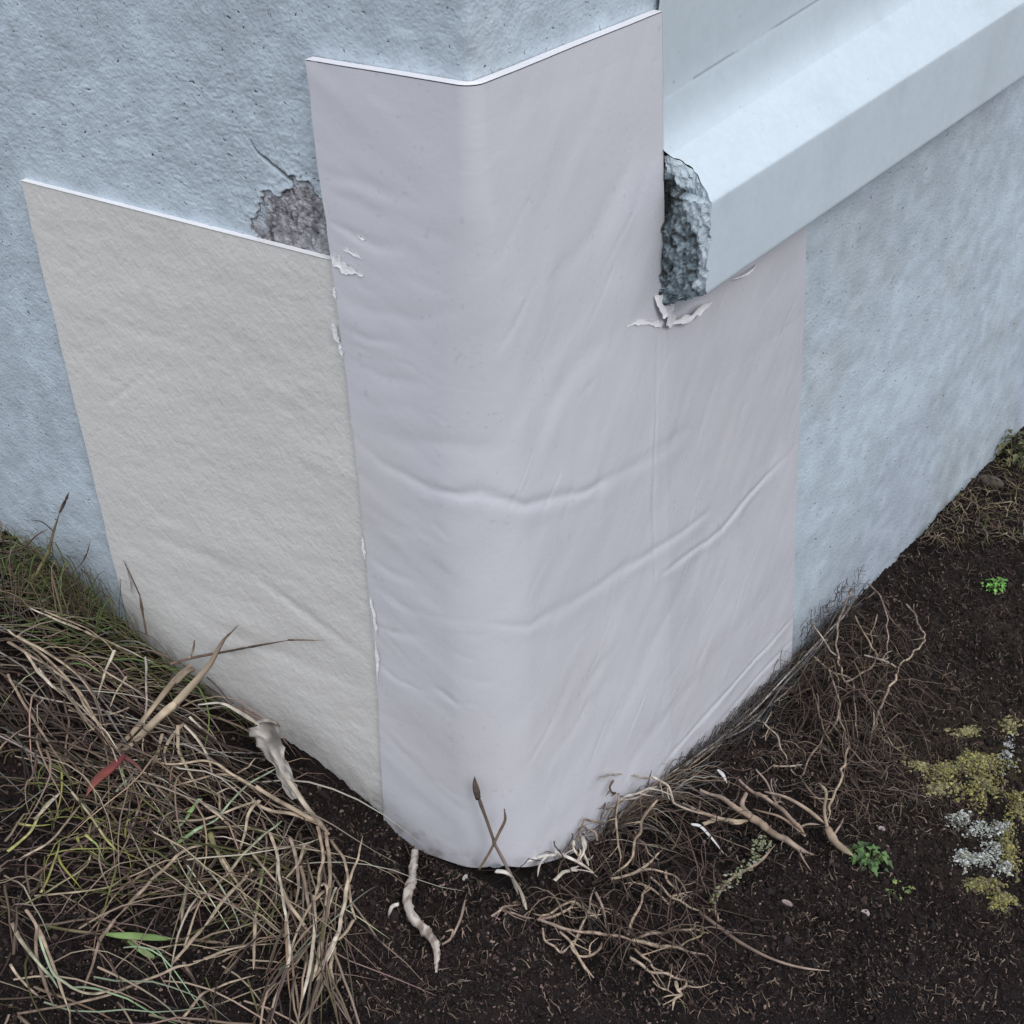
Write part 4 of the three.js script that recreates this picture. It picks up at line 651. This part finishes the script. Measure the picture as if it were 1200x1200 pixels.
{
  const t = thing('dead_shrub', 'sprawl of thin dead brown stems spilling from the right wall foot', 'dead plant');
  const b = (...a) => { a[2] *= 0.75; a[3] *= 0.7; a[5] = { crook: 1.4, forks: 2, ...a[5] }; return tr(t, 'stem', ...a); };
  b('pink', 'tan', 5, 5, [[1000, 690, 20], [986, 718, 34], [981, 755, 36], [986, 785, 26], [992, 806, 12]]); b('tan', 'straw', 5, 4, [[1002, 722, 30], [1014, 745, 34], [1024, 762, 28], [1036, 778, 16]]); b('straw', 'pale', 4, 5, [[950, 730, 26], [962, 745, 30], [972, 760, 26], [980, 768, 20]]);
  b('tan', 'pink', 5, 4, [[1018, 684, 18], [1034, 706, 30], [1040, 735, 30], [1040, 772, 18]]); b('pale', 'straw', 4, 6, [[1013, 768, 22], [1034, 773, 24], [1052, 783, 18]]); b('straw', 'pink', 6, 4, [[954, 770, 20], [972, 784, 24], [1000, 796, 18]]);
  b('pink', 'tan', 5, 4, [[970, 782, 22], [980, 812, 24], [983, 835, 20], [976, 852, 14], [966, 862, 8]]); b('pink', 'brown', 5, 3, [[988, 800, 14], [1010, 790, 22], [1026, 776, 26], [1034, 760, 20]]); b('brown', 'tan', 4, 3, [[990, 800, 14], [1012, 818, 16], [1028, 836, 10]]);
  b('pink', 'straw', 5, 5, [[1062, 708, 8], [1078, 732, 16], [1084, 746, 18], [1076, 760, 20], [1062, 775, 22], [1048, 792, 22]]); b('straw', 'pink', 6, 5, [[1050, 790, 22], [1038, 815, 20], [1028, 840, 16], [1022, 866, 10]]); b('tan', 'pink', 4, 3, [[1024, 842, 14], [1032, 860, 12], [1044, 872, 8]]);
  b('brown', 'tan', 4, 4, [[938, 784, 14], [950, 805, 18], [960, 835, 18], [968, 860, 16], [980, 882, 8]]); b('pale', 'tan', 4, 3, [[894, 846, 14], [908, 860, 16], [918, 880, 14], [922, 896, 8]]); b('tan', 'pale', 3, 3, [[904, 834, 14], [896, 846, 14], [882, 842, 10]]);
  b('tan', 'straw', 4, 5, [[984, 835, 18], [990, 860, 16], [994, 880, 12]]); b('tan', 'straw', 5, 6, [[994, 876, 20], [988, 900, 30], [978, 930, 28], [970, 962, 12]]); b('brown', 'tan', 4, 4, [[972, 850, 18], [962, 868, 18], [946, 898, 10], [938, 912, 5]]);
  b('pink', 'tan', 4, 3, [[1000, 800, 12], [1004, 840, 14], [1006, 870, 10]]); b('tan', 'brown', 4, 3, [[1028, 720, 26], [1022, 748, 26], [1018, 768, 20]]); b('brown', 'brown', 3, 3, [[1062, 744, 10], [1045, 726, 22], [1034, 706, 26]]); b('pale', 'tan', 4, 3, [[1024, 832, 14], [1024, 850, 14], [1018, 880, 8]]);
  b('pink', 'straw', 4, 3, [[1004, 808, 12], [1020, 822, 16], [1044, 870, 8], [1056, 880, 5]]);
  joined('fine_stems', [...blades(360, [[935, 790], [1000, 700], [1060, 760], [1070, 860], [1040, 890], [970, 880], [930, 830]], { dir: TO_US + 0.3, spread: 0.9, len: [0.02, 0.09], rise: [0, 0.034], r: [0.0004, 0.0009], cols: ['brown', 'brown', 'tan', 'dark', 'dark'], curl: 0.8 }),
    ...blades(130, [[870, 860], [960, 850], [1060, 880], [1060, 960], [960, 940], [880, 920]], { dir: TO_RIGHT + 0.4, spread: 1.6, len: [0.02, 0.06], rise: [0, 0.01], r: [0.0004, 0.0009], cols: ['brown', 'tan', 'pink', 'dark'], curl: 0.8 })], M.stem, t, 'stuff');
}
{
  const t = thing('branch', 'thick tan dead branch lying on the soil below the runner', 'branch');
  tr(t, 'main_branch', 'pink', 'tan', 6, 10, [[820, 926, 16], [846, 934, 18], [868, 950, 18], [888, 966, 16]], { crook: 1 }); tr(t, 'main_branch', 'tan', 'pink', 12, 7, [[880, 958, 17], [900, 972, 15], [920, 984, 12], [954, 1002, 6]], { crook: 1.2, forks: 2, sides: 8 });
  tr(t, 'side_branch', 'pink', 'straw', 5, 7, [[800, 942, 14], [830, 955, 16], [856, 962, 16], [876, 962, 14]], { wob: 0.3 }); tr(t, 'side_branch', 'pink', 'tan', 6, 8, [[874, 930, 20], [870, 945, 20], [884, 958, 16]]); tr(t, 'side_branch', 'straw', 'straw', 8, 7, [[824, 966, 12], [842, 960, 14], [860, 964, 14], [878, 960, 13]], { wob: 0.35, flat: 0.6 });
}
{
  const t = thing('dead_shrub', 'short woody stump with thin dead stems beside the green weed', 'dead plant');
  tr(t, 'stump', 'tan', 'straw', 15, 10, [[970, 972, 14], [980, 988, 12], [999, 1002, 6]], { seg: 10, wob: 0.2 }); tr(t, 'stem', 'pink', 'tan', 5, 8, [[866, 914, 10], [884, 930, 16], [906, 940, 18], [930, 962, 16], [942, 976, 10]], { crook: 1.3, forks: 3 });
  tr(t, 'stem', 'pink', 'tan', 4, 7, [[896, 928, 14], [920, 934, 20], [945, 948, 20], [968, 966, 14]]); tr(t, 'stem', 'pink', 'tan', 4, 3, [[886, 902, 12], [898, 916, 14], [906, 934, 14], [914, 948, 10]]); tr(t, 'stem', 'tan', 'brown', 4, 3, [[944, 980, 8], [916, 958, 14], [888, 950, 14], [882, 948, 12]]);
  tr(t, 'stem', 'tan', 'straw', 5, 5, [[970, 972, 14], [966, 950, 22], [968, 928, 24], [960, 918, 20]]); tr(t, 'stem', 'brown', 'tan', 4, 3, [[940, 914, 10], [952, 930, 16], [968, 944, 14]]); tr(t, 'stem', 'pink', 'brown', 4, 3, [[976, 980, 10], [984, 968, 16], [989, 958, 14]]); tr(t, 'stem', 'tan', 'grey', 3, 3, [[906, 898, 10], [926, 898, 12], [940, 896, 8]]);
}
tag(mesh('dry_twig', stemGeo(trace([[820, 1070, 5], [842, 1086, 8], [870, 1106, 9], [905, 1124, 8], [940, 1134, 6], [972, 1138, 3]]), 0.0019, 0.0009, COL.brown, COL.pink, { seg: 26 }), M.stem, scene), 'long thin curved brown stem on the bare soil at lower right', 'stem');
{
  const t = thing('mossy_twig', 'bent twig crusted with pale green lichen below the thick branch', 'twig');
  tr(t, 'stem', 'tan', 'tan', 4, 5, [[842, 1080, 4], [838, 1060, 8], [850, 1036, 10], [866, 1024, 10], [890, 1010, 10], [908, 990, 8]]); tr(t, 'stem', 'olive', 'tan', 4, 4, [[832, 1058, 6], [848, 1034, 8]]);
  seed = 55; const g = []; const c = new THREE.CatmullRomCurve3(trace([[830, 1070, 6], [850, 1036, 12], [866, 1024, 12], [884, 1008, 14], [890, 984, 10], [904, 996, 10]]));
  for (let k = 0; k < 150; k++) { const q = c.getPoint(rnd()); q.x += gauss() * 0.004; q.z += gauss() * 0.004; q.y += rr(-0.002, 0.004); const s = new THREE.IcosahedronGeometry(rr(0.0007, 0.0022), 0); s.scale(1, 0.5, 0.7); s.rotateY(rnd() * 6); s.rotateX(gauss() * 0.5); s.translate(q.x, q.y, q.z); const kk = rr(0.6, 1.2), cc = rnd() < 0.6 ? [0.17, 0.18, 0.085] : [0.27, 0.28, 0.21]; s.setAttribute('color', new THREE.Float32BufferAttribute(Array.from({ length: s.attributes.position.count * 3 }, (_, i) => cc[i % 3] * kk), 3)); s.deleteAttribute('uv'); g.push(s); }
  joined('lichen_crust', g, M.leaf, t, 'stuff');
}
{ // white petal-like scraps
  const petal = (label, pts, w) => tag(mesh('petal', stemGeo(trace(pts), w * 0.6, w * 0.35, [0.6, 0.585, 0.57], [0.56, 0.53, 0.5], { sides: 7, flat: 0.35, bulge: 0.8, mottle: 0.03 }), M.leaf, scene), label, 'petal');
  petal('small curled white petal above the thick branch', [[841, 902, 14], [847, 908, 15], [852, 918, 10]], 0.0022);
  petal('white pointed petal at the left end of the thick branch', [[810, 966, 14], [820, 968, 14], [832, 980, 10], [848, 1000, 5]], 0.0024);
}

// ------------------------------------------------------------------ small green plants
function weed(label, px, py, R, n, cols, hgt) {
  const b = at(px, py, 0), t = thing('weed', label, 'weed', [b.x, b.y, b.z]);
  for (let k = 0; k < n; k++) {
    const a = rnd() * 6.283, r = R * Math.sqrt(rnd()) * (0.7 + 0.45 * vn(Math.cos(a) * 1.7 + px, Math.sin(a) * 1.7)), h = hgt * rr(0.25, 1.2) * (1.15 - 0.6 * r / R), L = R * rr(0.2, 0.38), W = L * rr(0.55, 0.9), c = cols[k % cols.length], v = rr(0.6, 1.3), yaw = a + gauss() * 0.9, tilt = rr(-0.3, 0.7), ox = Math.cos(a) * r, oz = Math.sin(a) * r;
    const g = gridGeo(5, 4, (i, j) => { const u = i / 5, e = j / 4 - 0.5, w = W * Math.sin(Math.PI * Math.pow(u * 0.96 + 0.02, 0.6)) * (1 + 0.3 * Math.cos(u * 16)) + 1e-4, f = u * L, sd = e * w; return [ox + Math.cos(yaw) * f - Math.sin(yaw) * sd, h + f * tilt - 0.6 * f * f / L + Math.abs(e) * w * 0.5, oz + Math.sin(yaw) * f + Math.cos(yaw) * sd, 0, 0, c[0] * v, c[1] * v, c[2] * v]; });
    mesh('leaf', g, M.leaf, t);
    if (k % 3 === 0) mesh('stem', stemGeo([V([ox * 0.2, -0.003, oz * 0.2]), V([ox * 0.5, h * 0.6, oz * 0.5]), V([ox, h, oz])], 0.0005, 0.0003, [0.12, 0.13, 0.05], c, { sides: 4 }), M.stem, t);
  }
  return t;
}
seed = 77;
weed('bushy dark green weed beside the woody stump', 1018, 1012, 0.021, 60, [[0.075, 0.15, 0.035], [0.11, 0.2, 0.05], [0.05, 0.1, 0.03]], 0.012);
weed('tiny yellow green sprouts trailing right of the dark green weed', 1052, 1044, 0.014, 20, [[0.17, 0.21, 0.06], [0.1, 0.17, 0.05]], 0.006);
weed('single bright green seedling alone on dark soil near the right edge', 1166, 691, 0.017, 44, [[0.12, 0.3, 0.045], [0.17, 0.38, 0.07], [0.1, 0.24, 0.04]], 0.012);
weed('olive green weed against the wall foot at the far right', 1186, 536, 0.036, 60, [[0.09, 0.1, 0.035], [0.14, 0.13, 0.05], [0.07, 0.08, 0.03]], 0.03);

// ------------------------------------------------------------------ moss, lichen, stones
function clumps(name, label, cat, n, spots, size, cols, rise, flat = 0.6) {
  const g = [], base = new THREE.IcosahedronGeometry(1, 0); base.deleteAttribute('uv');
  for (let k = 0; k < n; k++) {
    const [cx, cy, rx, ry] = spots[rnd() * spots.length | 0], a = rnd() * 6.283, q = Math.min(1.5, Math.abs(gauss()) * 0.7), wob = 0.75 + 0.35 * vn(cx + Math.cos(a) * 3, cy + Math.sin(a) * 3), b = at(cx + Math.cos(a) * q * rx * wob, cy + Math.sin(a) * q * ry * wob, 0);
    if (fbm(b.x * 70, b.z * 70, 3) < rr(-0.6, 0.0)) continue;
    const s = base.clone(), r = rr(...size), c = cols[rnd() * cols.length | 0], v = rr(0.6, 1.25);
    s.scale(r * rr(0.6, 1.5), r * flat * rr(0.7, 1.5), r * rr(0.6, 1.5)); s.rotateX(gauss() * 0.6); s.rotateY(rnd() * 6); s.translate(b.x, b.y + gNoise(b.x, b.z) * 0.7 + rr(0.1, 1) * rise * Math.max(0, 1.1 - q), b.z);
    s.setAttribute('color', new THREE.Float32BufferAttribute(Array.from({ length: s.attributes.position.count * 3 }, (_, i) => c[i % 3] * v), 3)); g.push(s);
  }
  return tag(joined(name, g, M.leaf, scene), label, cat, null, 'stuff');
}
seed = 505;
clumps('moss', 'yellow green moss cushion on the soil at the right edge', 'moss', 12000, [[1150, 900, 42, 26], [1150, 925, 44, 30], [1140, 895, 34, 20], [1180, 1000, 20, 50], [1150, 1040, 40, 14], [1192, 945, 14, 24], [1105, 905, 30, 16], [1175, 1058, 22, 16]], [0.0006, 0.0017], [[0.23, 0.205, 0.055], [0.3, 0.27, 0.085], [0.12, 0.1, 0.04], [0.17, 0.175, 0.055], [0.08, 0.06, 0.04]], 0.011);
clumps('moss', 'sparse olive moss flecks above the moss cushion', 'moss', 900, [[1130, 858, 34, 12], [1180, 850, 20, 18], [1080, 900, 40, 18], [1100, 925, 30, 14]], [0.001, 0.0024], [[0.25, 0.23, 0.09], [0.3, 0.27, 0.13], [0.15, 0.13, 0.05]], 0.004);
clumps('lichen', 'crusty pale grey white lichen in the middle of the moss', 'lichen', 5200, [[1125, 962, 26, 12], [1150, 972, 30, 12], [1172, 975, 22, 14], [1150, 1010, 36, 16], [1165, 1000, 26, 16], [1130, 1008, 18, 14], [1178, 1020, 16, 12]], [0.0005, 0.0015], [[0.42, 0.44, 0.42], [0.52, 0.54, 0.52], [0.3, 0.31, 0.28], [0.2, 0.2, 0.14], [0.1, 0.09, 0.06]], 0.011, 0.4);
clumps('lichen', 'thin grey lichen specks at the right edge above the moss', 'lichen', 300, [[1180, 880, 16, 34]], [0.0008, 0.0016], [[0.4, 0.41, 0.4], [0.25, 0.26, 0.24]], 0.003);
function stone(name, label, px, py, r, c, cat = 'pebble', sq = [1, 0.6, 0.8]) {
  const g = mergeVertices((() => { const s = new THREE.IcosahedronGeometry(r, 3); s.deleteAttribute('uv'); s.deleteAttribute('normal'); return s; })()), p = g.attributes.position, C = [];
  for (let i = 0; i < p.count; i++) { const x = p.getX(i), y = p.getY(i), z = p.getZ(i), k = 1 + 0.28 * fbm((x + px) / r * 1.3, (z + y * 0.7) / r * 1.3, 3); p.setXYZ(i, x * k * sq[0], y * k * sq[1], z * k * sq[2]); const v = 0.85 + 0.4 * vn(x / r * 5, z / r * 5 + y / r * 3); C.push(c[0] * v, c[1] * v, c[2] * v); }
  g.setAttribute('color', new THREE.Float32BufferAttribute(C, 3)); g.computeVertexNormals(); const b = at(px, py, 0); g.translate(b.x, b.y + r * sq[1] * 0.5, b.z);
  return tag(mesh(name, g, M.bare, scene), label, cat);
}
stone('pebble', 'largest pale pink pebble on the bare soil below the green weed', 1013, 1072, 0.0052, [0.42, 0.35, 0.32]);
stone('pebble', 'small pale pebble left of the green weed and above its stump', 1033, 972, 0.0034, [0.42, 0.36, 0.35]);
stone('pebble', 'small pale pebble alone on the soil near the bottom right', 1019, 1122, 0.0032, [0.45, 0.36, 0.33]);
stone('pebble', 'tiny oblong pale pebble right of the long curved stem', 922, 1059, 0.0042, [0.36, 0.28, 0.26], 'pebble', [1.3, 0.5, 0.6]);
stone('pebble', 'tiny white pebble under the foot of the corner sheet', 546, 1029, 0.0036, [0.5, 0.47, 0.45], 'pebble', [0.6, 0.5, 1.1]);
stone('stone', 'rough brown lumpy stone among litter at the upper right wall foot', 1162, 567, 0.014, [0.12, 0.095, 0.075], 'stone', [1.3, 0.5, 0.8]);

// ------------------------------------------------------------------ crumbs of soil and scraps of litter
{
  seed = 606;
  const all = [[-260, 560], [0, 690], [150, 790], [300, 870], [450, 950], [590, 1025], [760, 925], [930, 775], [1040, 665], [1200, 505], [1330, 400], [1480, 700], [1500, 1480], [-260, 1480]];
  const base = mergeVertices((() => { const s = new THREE.IcosahedronGeometry(1, 1); s.deleteAttribute('uv'); s.deleteAttribute('normal'); return s; })()), p = base.attributes.position;
  for (let i = 0; i < p.count; i++) { const k = 1 + 0.35 * vn(p.getX(i) * 2.3 + 3, p.getZ(i) * 2.3 + p.getY(i)); p.setXYZ(i, p.getX(i) * k, p.getY(i) * k, p.getZ(i) * k); } base.computeVertexNormals();
  const n = 150000, im = new THREE.InstancedMesh(base, M.crumb, n), m4 = new THREE.Matrix4(), q = new THREE.Quaternion(), e = new THREE.Euler(), sc = new THREE.Vector3(), c = new THREE.Color();
  for (let k = 0; k < n; k++) {
    let px, py, b; do { [px, py] = inPoly(all); b = at(px, py, 0); } while (Math.abs(b.x - 0.012) < 1e-6 || Math.abs(b.z - 0.012) < 1e-6);
    const front = sstep(0.02, 0.16, b.x * 0.75 + b.z * 0.65);
    const r = (rnd() < 0.02 ? rr(0.002, 0.0036) : rr(0.0005, 0.0017)) * (1 - 0.4 * front), y = b.y + gNoise(b.x, b.z) * (1 - 0.45 * front) + r * 0.2;
    e.set(rnd() * 6, rnd() * 6, rnd() * 6); q.setFromEuler(e); sc.set(r * rr(0.6, 2.0), r * rr(0.5, 0.9), r * rr(0.5, 1.1)); m4.compose(new THREE.Vector3(b.x, y, b.z), q, sc); im.setMatrixAt(k, m4);
    const v = rr(0.5, 1.5), tanned = rnd(); if (tanned < 0.05 && r < 0.002) c.setRGB(0.17 * v, 0.12 * v, 0.1 * v); else if (tanned < 0.16) c.setRGB(0.06 * v, 0.041 * v, 0.035 * v); else c.setRGB(0.021 * v, 0.0152 * v, 0.0148 * v); im.setColorAt(k, c);
  }
  im.name = 'soil_crumbs'; im.castShadow = im.receiveShadow = true; scene.add(tag(im, 'dark crumbs of soil scattered over the ground', 'soil', null, 'stuff'));
  seed = 707;
  const bits = [
    ...blades(2600, [[960, 760], [1060, 660], [1200, 520], [1200, 860], [1140, 980], [1000, 980], [900, 900]], { dir: 0, spread: 3, len: [0.003, 0.018], rise: [0, 0.003], r: [0.0003, 0.0009], cols: ['brown', 'brown', 'pink', 'dark', 'brown', 'dark', 'tan'], curl: 1, sides: 3, seg: 4, h0: [0.001, 0.004] }),
    ...blades(320, [[1060, 640], [1200, 510], [1200, 640], [1120, 640]], { dir: 0, spread: 3, len: [0.015, 0.05], rise: [0, 0.01], r: [0.0006, 0.0014], cols: ['tan', 'straw', 'brown', 'olive'], curl: 1, sides: 3, seg: 5 }),
    ...blades(1300, [[410, 960], [450, 980], [590, 1030], [650, 1060], [830, 1140], [1000, 1000], [1190, 1070], [1190, 1190], [400, 1190]], { dir: 0, spread: 3, len: [0.003, 0.014], rise: [0, 0.002], r: [0.0003, 0.0009], cols: ['brown', 'pink', 'tan', 'dark'], curl: 1, sides: 3, seg: 3, h0: [0.001, 0.003] }),
    ...blades(330, [[800, 940], [900, 850], [1000, 900], [1000, 1000], [850, 1050]], { dir: 0, spread: 3, len: [0.004, 0.025], rise: [0, 0.004], r: [0.0004, 0.001], cols: ['brown', 'pink', 'tan', 'dark', 'dark'], curl: 1, sides: 3, seg: 4 }),
  ];
  tag(joined('plant_litter', bits, M.stem, scene), 'scraps of dead stem and leaf strewn over the soil', 'litter', null, 'stuff');
}

renderer.render(scene, camera);
